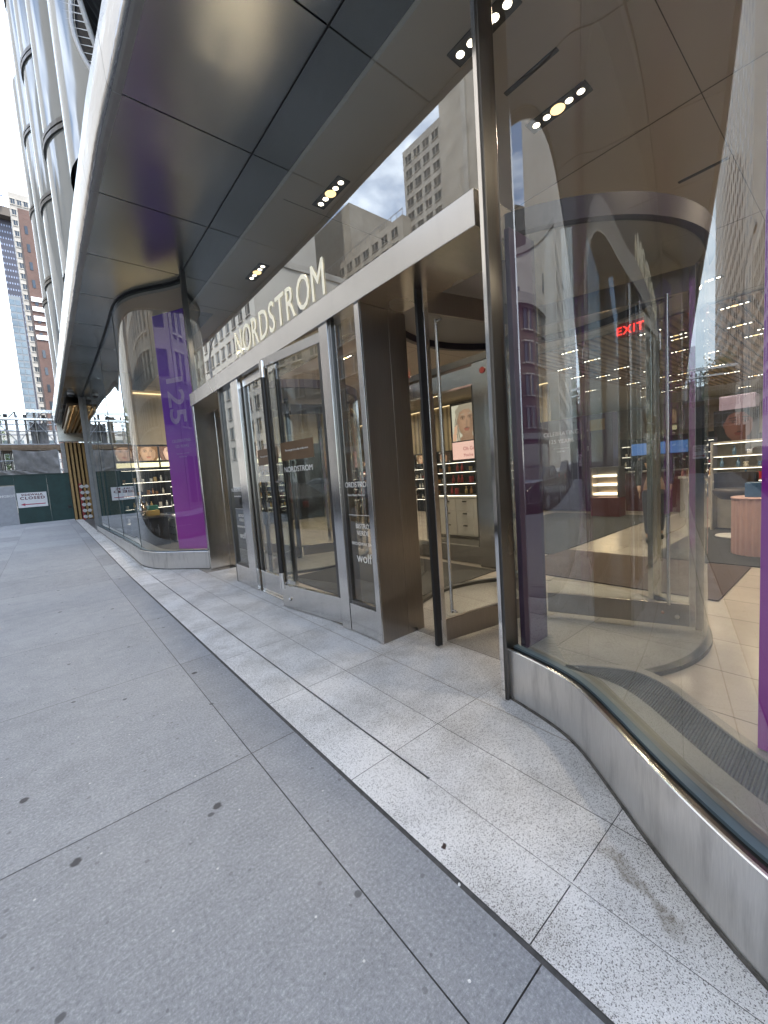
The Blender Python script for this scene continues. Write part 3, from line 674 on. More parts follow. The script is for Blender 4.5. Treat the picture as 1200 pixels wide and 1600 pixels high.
# scaffold
sf = thing('scaffold', 'galvanised tube scaffold and pale top truss behind the green hoarding', 'scaffold', (-1, 28, 0))
posts = [-3.6, -2.5, -1.5, -.75, 0.0, .72]
for i, x in enumerate(posts):
    for y in (27.8, 29.4):
        obj('post', MB().tube([(x, y, .4), (x, y, 6.05)], .045 if i % 2 else .06, 8), M['galv'] if i % 2 else M['steel_dk'], sf)
for z in (3.0, 3.5, 4.32, 5.0, 5.55):
    for y in (27.75, 29.35): obj('ledger', MB().tube([(-3.8, y, z), (1.0, y, z)], .03, 6), M['galv'], sf)
for k in range(5):
    obj('brace', MB().tube([(posts[k], 27.72, 4.4 if k % 2 else 5.5), (posts[k + 1], 27.72, 5.5 if k % 2 else 4.4)], .022, 6), M['galv'], sf)
obj('deck', MB().box(-3.8, .95, 27.7, 29.6, 4.02, 4.12).box(-3.8, .9, 27.68, 27.72, 4.12, 4.28), M['plank'], sf)
obj('truss', MB().box(-3.9, .95, 27.60, 27.72, 5.92, 6.08).box(-3.9, .95, 27.60, 27.72, 5.55, 5.64), M['fascia'], sf)
for k in range(9): obj('truss_bar', MB().tube([(-3.8 + k * .55, 27.66, 5.6), (-3.5 + k * .55, 27.66, 5.95)], .025, 6), M['steel_dk'], sf)
def tarp(label, x0, x1, y, z0, z1, seed):
    rnd = random.Random(seed); n = 14; mm = 12; rows = []
    for j in range(mm + 1):
        rows.append([(x0 + (x1 - x0) * i / n, y + .10 * math.sin(i * 1.3 + j * .7 + seed) * math.sin(j / mm * PI) + rnd.uniform(-.03, .03), z0 + (z1 - z0) * j / mm - (.10 * math.sin(i / n * PI) if j == mm else 0)) for i in range(n + 1)])
    mb = MB(); mb.grid(rows); tag(obj('tarpaulin', mb, M['tarp']), label, 'tarp')
tarp('grey tarpaulin hung in folds on the scaffold below the timber deck', -1.05, .70, 27.6, 2.6, 4.05, 3)
tarp('narrow grey tarpaulin strip on the scaffold above the timber deck', -.25, .45, 27.85, 4.3, 5.5, 8)

tarp('pale torn plastic sheet tied along the scaffold just above the hoarding', -1.9, .2, 27.55, 2.55, 3.05, 14)
tarp('dark debris netting hung at the left end of the scaffold', -3.6, -1.55, 28.2, 2.6, 4.0, 21)
for k, x in enumerate((-3.1, -2.05, -1.15, -.4, .35)):
    obj('post', MB().tube([(x, 28.4, .4), (x, 28.4, 5.9)], .055, 8), M['steel_dk'], sf)
    obj('coupler', MB().box(x - .08, x + .08, 28.3, 28.5, 5.72, 5.92), M['black'], sf)
    obj('brace', MB().tube([(x - .5, 28.4, 3.1), (x + .5, 28.4, 4.0)], .022, 6), M['galv'], sf)
rnd = random.Random(5)
for q in range(7):
    x = -3.0 + q * .55
    tag(obj('rubble_sack', MB().lathe([(0, 0), (.16, .02), (.2, .12), (.16, .24), (.05, .3), (0, .3)], (x, 27.35, 2.3 + rnd.uniform(0, .1)), 9), plain('sack cloth', (.36, .34, .31), .9, var=.3)), 'pale rubble sack piled behind the top of the green hoarding', 'sack', 'rubble sacks behind the hoarding')
obj('sack_deck', MB().box(-3.6, 1.0, 27.15, 27.58, 2.24, 2.295), M['plank'], sf)
def leafy(label, x, y, z0, h, r, n, seed):
    t_ = thing('street_tree', label, 'tree', (x, y, z0)); rd = random.Random(seed)
    mb = MB().tube([(x, y, z0), (x + .05, y, z0 + h * .4), (x - .05, y + .1, z0 + h * .8)], [.12, .09, .03], 8)
    for k in range(7):
        a = rd.uniform(0, 6.28); zz = z0 + h * rd.uniform(.4, .7); mb.tube([(x, y, zz), (x + math.cos(a) * r * .7, y + math.sin(a) * r * .7, zz + h * .25)], [.04, .012], 5)
    obj('trunk', mb, plain('bark', (.10, .08, .06), .9), t_)
    cr_ = MB()
    for k in range(n):
        cl = rd.randrange(14); rc = random.Random(cl + seed * 50); cx_, cy_, cz_ = rc.uniform(-.7, .7) * r, rc.uniform(-.7, .7) * r, rc.uniform(.45, 1.0) * h
        p = Vector((x + cx_ + rd.gauss(0, .24) * r, y + cy_ + rd.gauss(0, .24) * r, z0 + cz_ + rd.gauss(0, .08) * h))
        u = Vector((rd.gauss(0, 1), rd.gauss(0, 1), rd.gauss(0, 1))).normalized(); w = u.orthogonal().normalized(); sz = rd.uniform(.06, .13)
        cr_.quad(p - u * sz, p + w * sz * .6, p + u * sz, p - w * sz * .6)
    obj('crown', cr_, plain('leaf green', (.07, .11, .035), .7, var=.5, scale=3), t_)
leafy('green street tree behind the left end of the scaffold', -2.6, 32, .4, 6.0, 1.3, 2600, 3)
leafy('larger green street tree down the street by the kerb', -3.6, 38, .5, 7.5, 1.8, 3200, 9)
# far street
def facade_windows(b, face, a0, a1, z0, z1, na, nzz, fixed, wfrac, hfrac, glassm, framem=None, cap=90, out=.05):
    da = (a1 - a0) / na; dz = (z1 - z0) / nzz; cells = []
    for i in range(na):
        for j in range(nzz): cells.append((a0 + da * (i + .5), z0 + dz * (j + .5)))
    hw, hh = da * wfrac / 2, dz * hfrac / 2
    sgn = 1 if face[0] == '+' else -1
    def wbox(c, mb):
        a, z = c
        if face[1] == 'X': x0, x1 = sorted((fixed - sgn * .05, fixed + sgn * out)); mb.box(x0, x1, a - hw, a + hw, z - hh, z + hh)
        else: y0, y1 = sorted((fixed - sgn * .05, fixed + sgn * out)); mb.box(a - hw, a + hw, y0, y1, z - hh, z + hh)
    def fbox(c, mb):
        a, z = c; f = min(.14, hw * .3); o2 = out + .12
        for (p0, p1, q0, q1) in ((a - hw - f, a + hw + f, z - hh - f, z - hh), (a - hw - f, a + hw + f, z + hh, z + hh + f), (a - hw * .06, a + hw * .06, z - hh, z + hh)):
            if face[1] == 'X': x0, x1 = sorted((fixed - sgn * .02, fixed + sgn * o2)); mb.box(x0, x1, p0, p1, q0, q1)
            else: y0, y1 = sorted((fixed - sgn * .02, fixed + sgn * o2)); mb.box(p0, p1, y0, y1, q0, q1)
    if not cells: return
    first = cells[0]; mb = MB(); wbox(first, mb); w0 = obj('window', mb, glassm, b)
    f0 = None
    if framem: mb = MB(); fbox(first, mb); f0 = obj('frame', mb, framem, w0)
    for c in cells[1:cap]:
        w = w0.copy(); COL.objects.link(w); w.parent = b
        d = (0, c[0] - first[0], c[1] - first[1]) if face[1] == 'X' else (c[0] - first[0], 0, c[1] - first[1])
        w.location = Vector(w0.location) + Vector(d)
        if f0: f = f0.copy(); COL.objects.link(f); f.parent = w
    if len(cells) > cap:
        mb = MB()
        for c in cells[cap:]: wbox(c, mb)
        obj('window', mb, glassm, b)['kind'] = 'stuff'
WG = plain('dark window glass', (.035, .045, .055), .08, var=.3, scale=.4)
WGL = plain('pale window glass', (.13, .17, .20), .06, var=.3, scale=.3)
def building(name, label, x0, x1, y0, y1, z1, mat, cat='building', z0=-.2):
    b = thing(name, label, cat, ((x0 + x1) / 2, (y0 + y1) / 2, 0)); obj('wall', MB().box(x0, x1, y0, y1, z0, z1), mat, b); return b
LS = m_brick('pale limestone', (.34, .325, .295), (.31, .295, .27), (.26, .25, .235), .35)
BR = m_brick('dark brown brick', (.085, .05, .038), (.11, .065, .048), (.12, .11, .10))
RB = m_brick('red brick', (.085, .045, .036), (.105, .055, .044), (.11, .10, .09))
CR = plain('cream render', (.42, .40, .36), .8, var=.08, scale=.3)
BG = m_brick('beige brick', (.30, .275, .24), (.33, .305, .265), (.28, .265, .245), .6)

# visible at the far left
b = building('dark_tower', 'tall dark gridded tower at the far left edge of the street', -2.8, 12, 240, 262, 124.0, plain('dark tower cladding', (.035, .035, .05), .4))
facade_windows(b, '-Y', -2.7, 2.2, 62, 120, 6, 22, 240, .42, .30, plain('sky bright window', (.22, .25, .33), .1), None, 100)
obj('roof_slab', MB().box(-3.2, 8, 236, 241, 121.0, 124.6), plain('dark steel slab', (.08, .065, .05), .6), b)
b = building('glass_slab_tower', 'pale blue glass tower slab in front of the dark tower', -2.4, 1.0, 200, 214, 75, plain('pale mullion', (.16, .18, .20), .5))
facade_windows(b, '-Y', -2.3, .9, 20, 74, 2, 22, 200, .86, .72, WGL, None, 90)
b = building('limestone_building', 'pale limestone block with many ribbed window ledges down the street', 1.25, 7.0, 150, 170, 84, LS)
facade_windows(b, '-Y', 1.4, 6.8, 14, 83, 4, 25, 150, .6, .5, WG, CR, 100)
b = building('red_brick_building', 'narrow red brick building beside the store tower', 1.9, 6.0, 100, 118, 54, RB)
facade_windows(b, '-Y', 2.1, 5.8, 8, 52, 3, 14, 100, .35, .45, WG, None, 60)
for k in range(5): obj('louvre_band', MB().box(2.0, 5.6, 99.8, 99.95, 31.0 + k * 1.7, 31.8 + k * 1.7), M['white_trim'], b)
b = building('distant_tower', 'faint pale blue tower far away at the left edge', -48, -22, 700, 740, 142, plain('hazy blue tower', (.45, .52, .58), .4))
b = building('low_white_building', 'bright pale building seen through the scaffold tubes', -6, 1.2, 40, 45, 6.6, plain('bright pale wall', (.50, .52, .52), .6))
facade_windows(b, '-Y', -5.8, 1.1, 1, 6.4, 8, 2, 40, .6, .6, WGL, None, 60)
cb = thing('site_hoist', 'blue steel hoist mast and cables standing above the dark tower', 'crane', (.2, 235, 124))
obj('mast', MB().box(.10, .34, 235, 235.3, 124, 150).box(-6, .09, 235, 235.3, 128, 128.5).box(-6, .09, 235, 235.3, 133, 133.5).box(-6, .09, 235, 235.3, 138, 138.5).box(-2.0, -1.7, 235, 235.3, 124, 140), plain('blue steel', (.05, .10, .35), .5), cb)
obj('cable', MB().tube([(.2, 235, 150), (8, 236, 134)], .12, 5), M['galv'], cb); obj('cable', MB().tube([(.2, 235, 146), (8, 236, 130)], .12, 5), M['galv'], cb)

# opposite side of the street (seen mirrored in the glass)
b = building('brown_brick_building', 'dark brown brick building with pale stone trim across the street', -34, -19.7, 30.5, 41, 17.5, BR)
facade_windows(b, '+X', 31, 40.6, 4.5, 17, 5, 4, -19.7, .5, .62, WG, LS, 90)
obj('cornice', MB().box(-19.68, -19.2, 30.5, 41, 16.6, 17.6).box(-19.68, -19.3, 30.5, 41, 3.9, 4.5), LS, b)
obj('quoin', MB().box(-19.69, -19.5, 30.5, 31.0, 4.5, 16.6).box(-19.69, -19.5, 40.5, 41, 4.5, 16.6), LS, b)
facade_windows(b, '+X', 31.2, 40.4, .4, 3.6, 3, 1, -19.7, .8, .9, plain('shop window dim', (.10, .10, .09), .1), None)
b = building('limestone_store_building', 'low limestone shop building across the street with tall display windows', -34, -19.7, 10, 30.4, 14.5, LS)
facade_windows(b, '+X', 10.5, 30, 5, 14, 9, 3, -19.7, .5, .6, WG, CR, 90)
facade_windows(b, '+X', 10.5, 30, .4, 3.8, 6, 1, -19.7, .8, .92, plain('shop window dim', (.10, .10, .09), .1), None)
b = building('beige_apartment_tower', 'tall beige apartment tower across the street opposite the near window', -40, -19.7, -26, 9.8, 40, BG)
facade_windows(b, '+X', -25, 9.4, 5, 39, 14, 11, -19.7, .45, .55, WG, CR, 90)
b = building('cream_building', 'cream rendered building with a blank side wall and roof terrace', -46, -19.7, 53, 82, 31, CR)
facade_windows(b, '+X', 54, 81, 5, 30, 10, 8, -19.7, .5, .55, WG, LS, 80)
facade_windows(b, '-Y', -34, -24, 22, 29, 2, 1, 53, .12, .35, WG, None)
obj('parapet', MB().box(-46, -19.5, 52.8, 53.2, 31, 31.9), LS, b)
b = building('terraced_building', 'beige stepped building with railed roof terraces behind the cream block', -95, -65, 70, 116, 60, BG)
obj('setback', MB().box(-95, -70, 84, 116, 60, 66).box(-95, -70, 96, 116, 66, 78), BG, b)
facade_windows(b, '+X', 71, 115, 30, 59, 12, 9, -65, .55, .55, WG, LS, 100)
mb = MB()
for k in range(24): mb.box(-65.2, -65.1, 70 + k * 2, 70.1 + k * 2, 60, 61.4)
mb.box(-65.2, -65.1, 70, 116, 61.3, 61.42); obj('roof_railing', mb, M['galv'], b)
b = building('tall_window_tower', 'tall beige tower with regular triple windows rising behind the roofs', -92, -67.7, 59.3, 71.4, 75, LS)
facade_windows(b, '+X', 60, 71, 22, 74, 4, 17, -67.7, .62, .5, WG, LS, 90)
facade_windows(b, '-Y', -90, -68.5, 40, 74, 5, 11, 59.3, .3, .5, WG, None, 60)
b = building('blank_tower', 'very tall blank beige tower wall beside the windowed tower', -96, -66.5, 22, 59, 112, BG)
obj('pilaster', MB().box(-66.4, -65.9, 52, 53, 0, 112).box(-66.4, -65.9, 38, 39, 0, 112), LS, b)
b = building('slab_building', 'grey stone office block far down the opposite side of the street', -50, -19.7, 84, 170, 165, plain('grey stone office', (.36, .35, .33), .8, scale=.3))
facade_windows(b, '+X', 85, 169, 5, 163, 18, 36, -19.7, .5, .55, WG, None, 100)

# ------------------------------------------------------------------ parked cars, lamp
def car(label, x, y, paint, van=False):
    c = thing('parked_car' if not van else 'parked_van', label, 'van' if van else 'car', (x, y, gz(y) - .15))
    zb = gz(y) - .15
    if van: prof = [(-2.5, .35), (-2.5, 1.0), (-2.42, 2.15), (-2.2, 2.25), (1.0, 2.25), (1.35, 2.15), (1.95, 1.25), (2.45, 1.05), (2.55, .8), (2.55, .35)]
    else: prof = [(-2.3, .35), (-2.32, .75), (-2.2, .98), (-1.55, 1.04), (-.95, 1.42), (-.2, 1.48), (.35, 1.42), (1.1, 1.02), (1.95, .88), (2.28, .68), (2.3, .35)]
    n = len(prof); rows = []
    for xx, sc_ in ((-.88, .97), (-.90, 1), (-.62, 1.0), (.62, 1.0), (.90, 1), (.88, .97)):
        row = []
        for (py, pz) in prof:
            k = xx
            if pz > 1.05: k = xx * (1 - (pz - 1.05) * (.10 if van else .48))
            row.append((x + k, y + py * sc_, zb + .35 + (pz - .35) * (1.0 if abs(xx) > .7 else 1.015)))
        rows.append(row)
    mb = MB(); mb.grid(rows, False); mb.quad(*rows[0]); mb.quad(*rows[-1][::-1]); obj('body', mb, paint, c, .05, 3)
    sidew = [(-1.0, 1.12), (-.75, 1.36), (.25, 1.36), (.85, 1.08), (-1.0, 1.08)] if not van else [(.2, 1.3), (.2, 2.0), (1.1, 2.0), (1.6, 1.3)]
    for s in (1, -1):
        mb = MB(); mb.quad(*[(x + s * ((.91 * (1 - (max(pz, 1.05) - 1.05) * (.10 if van else .48))) + .006), y + py, zb + pz) for py, pz in sidew]); obj('side_window', mb, WG, c)
    fy = [(.40, 1.40), (1.05, 1.06)] if not van else [(1.38, 2.1), (1.93, 1.3)]
    mb = MB(); mb.quad((x - .6, y + fy[0][0] + .03, zb + fy[0][1] + .03), (x + .6, y + fy[0][0] + .03, zb + fy[0][1] + .03), (x + .76, y + fy[1][0] + .03, zb + fy[1][1] + .03), (x - .76, y + fy[1][0] + .03, zb + fy[1][1] + .03)); obj('windscreen', mb, WG, c)
    for s in (1, -1):
        for py in (-1.4, 1.4):
            w = obj('wheel', MB().tube([(x + s * .72, y + py, zb + .33), (x + s * .93, y + py, zb + .33)], .33, 20), M['black'], c)
            obj('rim', MB().tube([(x + s * .93, y + py, zb + .33), (x + s * .945, y + py, zb + .33)], .2, 14), M['chrome'], w)
        yf = y + (2.5 if van else 2.24); obj('headlight', MB().box(x + s * .62 - .15, x + s * .62 + .15, yf, yf + .08, zb + .68, zb + .82), M['chrome'], c, .02)
        obj('tail_light', MB().box(x + s * .68 - .12, x + s * .68 + .12, y - 2.36 - (.18 if van else 0), y - 2.28 - (.18 if van else 0), zb + .7, zb + .9), M['red'], c, .02)
    return c
def paintm(n, c): 
    m_ = plain(n, c, .25, .0, var=.02); m_.node_tree.nodes['Principled BSDF'].inputs['Coat Weight'].default_value = 1; return m_
car('dark grey sedan parked at the kerb, mirrored in the door glass', -4.5, 12.6, paintm('dark grey car paint', (.05, .055, .06)))
car('black car parked farther down the kerb beyond the dark grey sedan', -4.5, 19.6, paintm('black car paint', (.015, .015, .017)))
car('white van parked at the kerb opposite the near window', -4.6, 5.4, paintm('white car paint', (.65, .65, .64)), True)
car('silver car parked across the street by the limestone shops', -15.2, 20.5, paintm('silver car paint', (.4, .41, .42)))
lp = thing('street_lamp', 'grey cobra head street lamp at the kerb, mirrored in the transom', 'street lamp', (-3.6, 24, 0))
obj('pole', MB().tube([(-3.6, 24, 0), (-3.6, 24, 8.7)], [.10, .06], 12), M['galv'], lp)
obj('arm', MB().tube([(-3.6, 24, 8.6), (-3.62, 23.7, 9.3), (-3.65, 22.8, 9.7), (-3.7, 21.2, 9.85), (-3.7, 20.3, 9.8)], .045, 8), M['galv'], lp)
obj('lamp_head', MB().box(-3.83, -3.57, 19.5, 20.3, 9.68, 9.86), M['galv'], lp, .05)

# ------------------------------------------------------------------ store interior
mb = MB().quad((2.0, -6, -.004), (30, -6, -.004), (30, 24, -.004), (2.0, 24, -.004)); struct('store_floor', mb, M['floor'])
mbi = MB(); mbj = MB()
for cx_, cy_ in ((3.65, 2.08), (3.65, 7.08)):
    for a, b in zip([2.56, 3.05, 3.63, 4.21, 4.79], [3.05, 3.63, 4.21, 4.79, 5.0]):
        for k in range(-2, 8):
            y0, y1 = .65 + .97 * k + .002, .65 + .97 * (k + 1) - .002
            pts = []
            for (px, py) in [(a + .002 + (b - a - .004) * q / 8, y0) for q in range(9)] + [(b - .002, y0 + (y1 - y0) * q / 8) for q in range(1, 9)] + [(b - .002 - (b - a - .004) * q / 8, y1) for q in range(1, 9)] + [(a + .002, y1 - (y1 - y0) * q / 8) for q in range(1, 8)]:
                dx, dy = px - cx_, py - cy_; L_ = math.hypot(dx, dy)
                if L_ > 1.29: px, py = cx_ + dx * 1.29 / L_, cy_ + dy * 1.29 / L_
                pts.append((px, py, .0005))
            xs_ = [p[0] for p in pts]; ys_ = [p[1] for p in pts]
            if max(xs_) - min(xs_) > .06 and max(ys_) - min(ys_) > .06 and min(math.hypot(p[0] - cx_, p[1] - cy_) for p in pts) < 1.25: mbi.quad(*pts)
    mbj.quad(*[(cx_ + 1.295 * math.cos(2 * PI * k / 48), cy_ + 1.295 * math.sin(2 * PI * k / 48), -.0015) for k in range(48)])
struct('granite_paving_inside', mbi, M['granite_in']); struct('granite_bed_inside', mbj, M['joint'])
mb = MB()
mb.box(2.205, 30, -6, 7.45, CZ, CZ + .05); mb.box(2.6, 30, 7.452, 24, CZ, CZ + .05); mb.prism([tuple(p) for p in offset(GPL, -.02)] + [(2.6, 18.55), (2.6, 7.55)], 5.0, 5.05); mb.box(2.602, 2.65, 7.5, 18.5, CZ + .052, 5.0); mb.prism([tuple(p) for p in offset(GPR, .02) if p[1] < 1.40] + [(2.204, -4), (2.204, 1.40)], CZ, CZ + .05)
struct('store_ceiling', mb, M['ceil'])
mb = MB()
for k in range(1, 9): mb.box(2.3, 29, 1.0 + 3.1 * (k - 3), 1.006 + 3.1 * (k - 3), CZ - .003, CZ - .0005)
for x in (4.6, 7.4, 10.6, 13.8, 17): mb.box(x, x + .006, -5, 23, CZ - .006, CZ - .0035)
struct('ceiling_joints', mb, plain('ceiling joint', (.10, .09, .08), .8))
bh = MB()
bh.box(2.20, 2.26, Y0 + .05, 7.42, CZ + .052, SOF + .05)
for gp, sgn, zb_ in ((GPR, 1, CZ), (GPL, -1, 5.0)):
    b2 = offset(gp, .05 * sgn); bh.wall(b2, zb_, SOF + .05)
tag(obj('bulkhead', bh, M['darkpaint']), 'dark bulkhead band above the ceiling line behind the shop glass', 'bulkhead')
wl = thing('store_back_wall', 'beige fluted wall curving round the back of the cosmetics floor', 'wall', (13, 12, 0))
obj('drapery', MB().box(14.0, 14.1, 7.4, 22, 2.35, 4.25), M['wallb'], wl)
obj('fascia_band', MB().box(13.9, 14.1, 7.4, 22, 1.75, 2.34), M['shelfdk'], wl)
obj('cove_light', MB().box(13.92, 13.98, 7.4, 22, 4.27, 4.30), emit('warm cove light', (1, .74, .40), .45), wl)
obj('lower_wall', MB().box(14.0, 14.1, 7.4, 22, 0, 1.74), M['shelfdk'], wl)
w2 = thing('store_partition', 'beige partition above the lit cosmetics posters in the far window', 'wall', (4, 14, 0))
obj('upper_wall', MB().box(2.3, 8.5, 14.06, 14.2, 2.90, CZ - .002), plain('beige plaster', (.50, .44, .34), .8, var=.04), w2)
obj('shelf_back', MB().box(1.62, 8.5, 14.06, 14.2, 0, 2.898), M['shelfdk'], w2)
obj('upper_wall', MB().box(1.62, 2.298, 14.06, 14.2, 2.90, 4.99), plain('beige plaster', (.50, .44, .34), .8, var=.04), w2)
obj('cove_light', MB().box(2.3, 8.5, 14.0, 14.04, 4.40, 4.43), emit('warm cove light', (1, .74, .40), .45), w2)
w3 = thing('store_side_walls', 'plain taupe far walls of the store hall', 'wall', (25, 5, 0))
obj('wall', MB().box(29, 29.2, -6, 24, 0, CZ - .002), plain('taupe wall', (.33, .29, .25), .8), w3)
obj('wall', MB().box(2.3, 29, -6.1, -5.9, 0, CZ - .002), plain('taupe wall', (.33, .29, .25), .8), w3)
obj('wall', MB().box(2.6, 29, 23.6, 23.8, 0, CZ - .002), plain('taupe wall', (.33, .29, .25), .8), w3)
tag(obj('inner_facade', MB().box(1.30, 1.6, -14, -4.0, 0, SOF), M['steel_dk']), 'dark steel shop front continuing past the near window', 'wall')

# ceiling light trays
EM_S = emit('spot lamp glass', (1, .88, .70), 2.4); EM_B = emit('amber lamp', (1, .66, .30), .7)
trimm = plain('black light tray', (.02, .02, .02), .5)
def tray(x, y, L=.52):
    s = thing('light_tray', 'black recessed ceiling tray of five small lamps inside the store', 'ceiling light', (x, y, CZ), 'recessed light trays in the store ceiling')
    obj('tray', MB().box(x - .075, x + .075, y - L / 2, y + L / 2, CZ - .008, CZ - .0015), trimm, s)
    for k, r_ in ((-2, .025), (-1, .025), (0, .050), (1, .025), (2, .025)):
        yy = y + k * .098 * L / .52
        obj('lamp', MB().lathe([(0, -.012), (r_, -.012), (r_ * 1.2, -.0085)], (x, yy, CZ), 14), EM_B if k == 0 else EM_S, s)
    l = bpy.data.lights.new('tray_light', 'AREA'); l.shape = 'RECTANGLE'; l.size = .12; l.size_y = .5; l.energy = TRAYW; l.color = (1, .80, .58); l.spread = math.radians(150)
    lo = bpy.data.objects.new('tray_light', l); COL.objects.link(lo); lo.location = (0, 0, -.02); lo.parent = s
    return s
TRAYW = 12
t0 = tray(2.67, 3.75)
spots = [(2.67, 5.70), (2.67, 1.80), (3.72, 1.80), (3.72, 9.2), (5.9, 2.0), (7.0, 2.25), (6.0, 5.0), (6.2, 8.6), (9.4, 2.0), (9.2, 5.2), (9.4, 8.6), (9.4, 12.0), (6.0, 12.0), (3.4, 12.2), (12.4, 3.2), (12.4, 7.0), (12.6, 11.5), (12.6, 15), (15.6, 3.2), (15.6, 6.2), (14.0, 1.7), (18.5, 4.5), (18.8, 8.0), (22, 5.5), (22, 2.5), (3.2, -.4), (5.9, -1.0), (9.4, -1.2), (17, 1.2), (20, 1.8), (24, 7.5), (26, 4)]
for i, (x, y) in enumerate(spots):
    c = copy_tree(t0); c.location = (x, y, CZ - .092 if (x > 10.8 and -2 < y < 6.8) else CZ)
for (x, y, n) in ((3.23, 1.77, 'front'), (5.8, 1.25, 'back')):
    tag(obj('air_slot', MB().box(x - .022, x + .022, y - .22, y + .22, CZ - .006, CZ - .001), trimm), 'thin black slot vent in the ceiling ' + ('above the near revolving door' if n == 'front' else 'farther into the store past the revolving door'), 'air vent')

# revolving doors
def revolving(cx, cy, ang0, label, mirror=False):
    s = thing('revolving_door', label, 'revolving door', (cx, cy, 0)); R_ = 1.30
    disc = [(cx + (R_ + .03) * math.cos(2 * PI * k / 64), cy + (R_ + .03) * math.sin(2 * PI * k / 64)) for k in range(64)]
    obj('drum_ceiling', MB().prism(disc, 3.03, 3.045), M['ceil'], s)
    mb = MB()
    for pr_ in (((R_ + .04, 3.085), (R_ + .04, 2.955)), ((R_ + .04, 2.955), (R_ - .02, 2.955)), ((R_ - .02, 2.955), (R_ - .02, 3.029))): mb.grid([[(cx + r_ * math.cos(2 * PI * k / 64), cy + r_ * math.sin(2 * PI * k / 64), z) for k in range(64)] for r_, z in pr_], True, True)
    obj('drum_ring', mb, plain('aubergine drum ring', (.05, .042, .06), .45), s)
    obj('drum_top', MB().prism(disc, 3.05, 3.08), M['darkpaint'], s)
    def arc(a0, a1, r_): return [(cx + r_ * math.cos(a0 + (a1 - a0) * k / 28), cy + r_ * math.sin(a0 + (a1 - a0) * k / 28)) for k in range(29)]
    half = math.radians(30)
    for a0, a1 in ((half, PI - half), (PI + half, 2 * PI - half)):
        obj('drum_glass', MB().wall(arc(a0, a1, R_), .03, 2.955), M['glass_in'], s)
        b0 = arc(a0, a1, R_ - .03); b1 = arc(a0, a1, R_ + .03)
        mb = MB(); mb.grid([[(p[0], p[1], z) for p in b] for b, z in ((b0, .001), (b0, .035), (b1, .035), (b1, .001))], False); obj('drum_base', mb, M['steel_dk'], s)
    for a in (half, -half):
        px, py = cx + R_ * math.cos(a), cy + R_ * math.sin(a)
        obj('drum_post', MB().obox((px, py), (math.cos(a), math.sin(a)), .05, .035, 0, 2.955), M['steel'], s, .003)
    if not mirror: obj('side_panel', MB().box(2.285, 2.57, 1.42, 1.455, 0, 2.91), plain('aubergine side panel', (.05, .02, .06), .35), s, .004)
    obj('centre_post', MB().tube([(cx, cy, 0), (cx, cy, 3.03)], .045, 14), M['steel_dk'], s)
    for k in range(3):
        a = ang0 + 2 * PI * k / 3; u = (math.cos(a), math.sin(a)); n = (-u[1], u[0])
        def P(d, o=0): return (cx + u[0] * d + n[0] * o, cy + u[1] * d + n[1] * o)
        w = obj('wing', MB().obox(P(.65), u, .58, .022, .045, .235), M['bronze'], s, .003)
        obj('top_rail', MB().obox(P(.65), u, .58, .022, 2.75, 2.93), M['bronze'], w, .003)
        mb = MB().obox(P(1.205), u, .022, .024, .045, 2.93); obj('stile', mb, M['steel'], w, .003)
        obj('brush_edge', MB().obox(P(1.255), u, .027, .016, .02, 2.945), M['black'], w)
        p0, p1 = P(.07), P(1.18); obj('pane', MB().quad((p0[0], p0[1], .235), (p1[0], p1[1], .235), (p1[0], p1[1], 2.75), (p0[0], p0[1], 2.75)), M['glass_in'], w)
        for sd_ in (-1,):
            q = P(1.04, sd_ * .075); mb = MB().tube([(q[0], q[1], .24), (q[0], q[1], 2.75)], .015, 10)
            q2 = P(1.04, 0)
            for z in (.26, 2.73): mb.tube([(q2[0], q2[1], z), (q[0], q[1], z)], .009, 6)
            obj('push_bar', mb, M['steel'], w)
            q3 = P(1.10, sd_ * .022); q4 = P(1.10, sd_ * .045); obj('lock', MB().tube([(q3[0], q3[1], .13), (q4[0], q4[1], .13)], .018, 10), M['chrome'], w)
            q3 = P(1.00, sd_ * .022); q4 = P(1.00, sd_ * .030); obj('lock', MB().tube([(q3[0], q3[1], .15), (q4[0], q4[1], .15)], .012, 10), plain('brass lock', (.35, .12, .05), .3, .8), w)
    mb = MB().prism([(cx + (R_ - .03) * math.cos(2 * PI * k / 48), cy + (R_ - .03) * math.sin(2 * PI * k / 48)) for k in range(48)], -.001, .0005) if mirror else None
    return s
revolving(3.65, 2.08, math.radians(168.7), 'near glass revolving door with steel wing and dark brush edge, right of the swing doors')
revolving(3.65, 7.08, math.radians(100), 'far glass revolving door beside the purple banner', True)
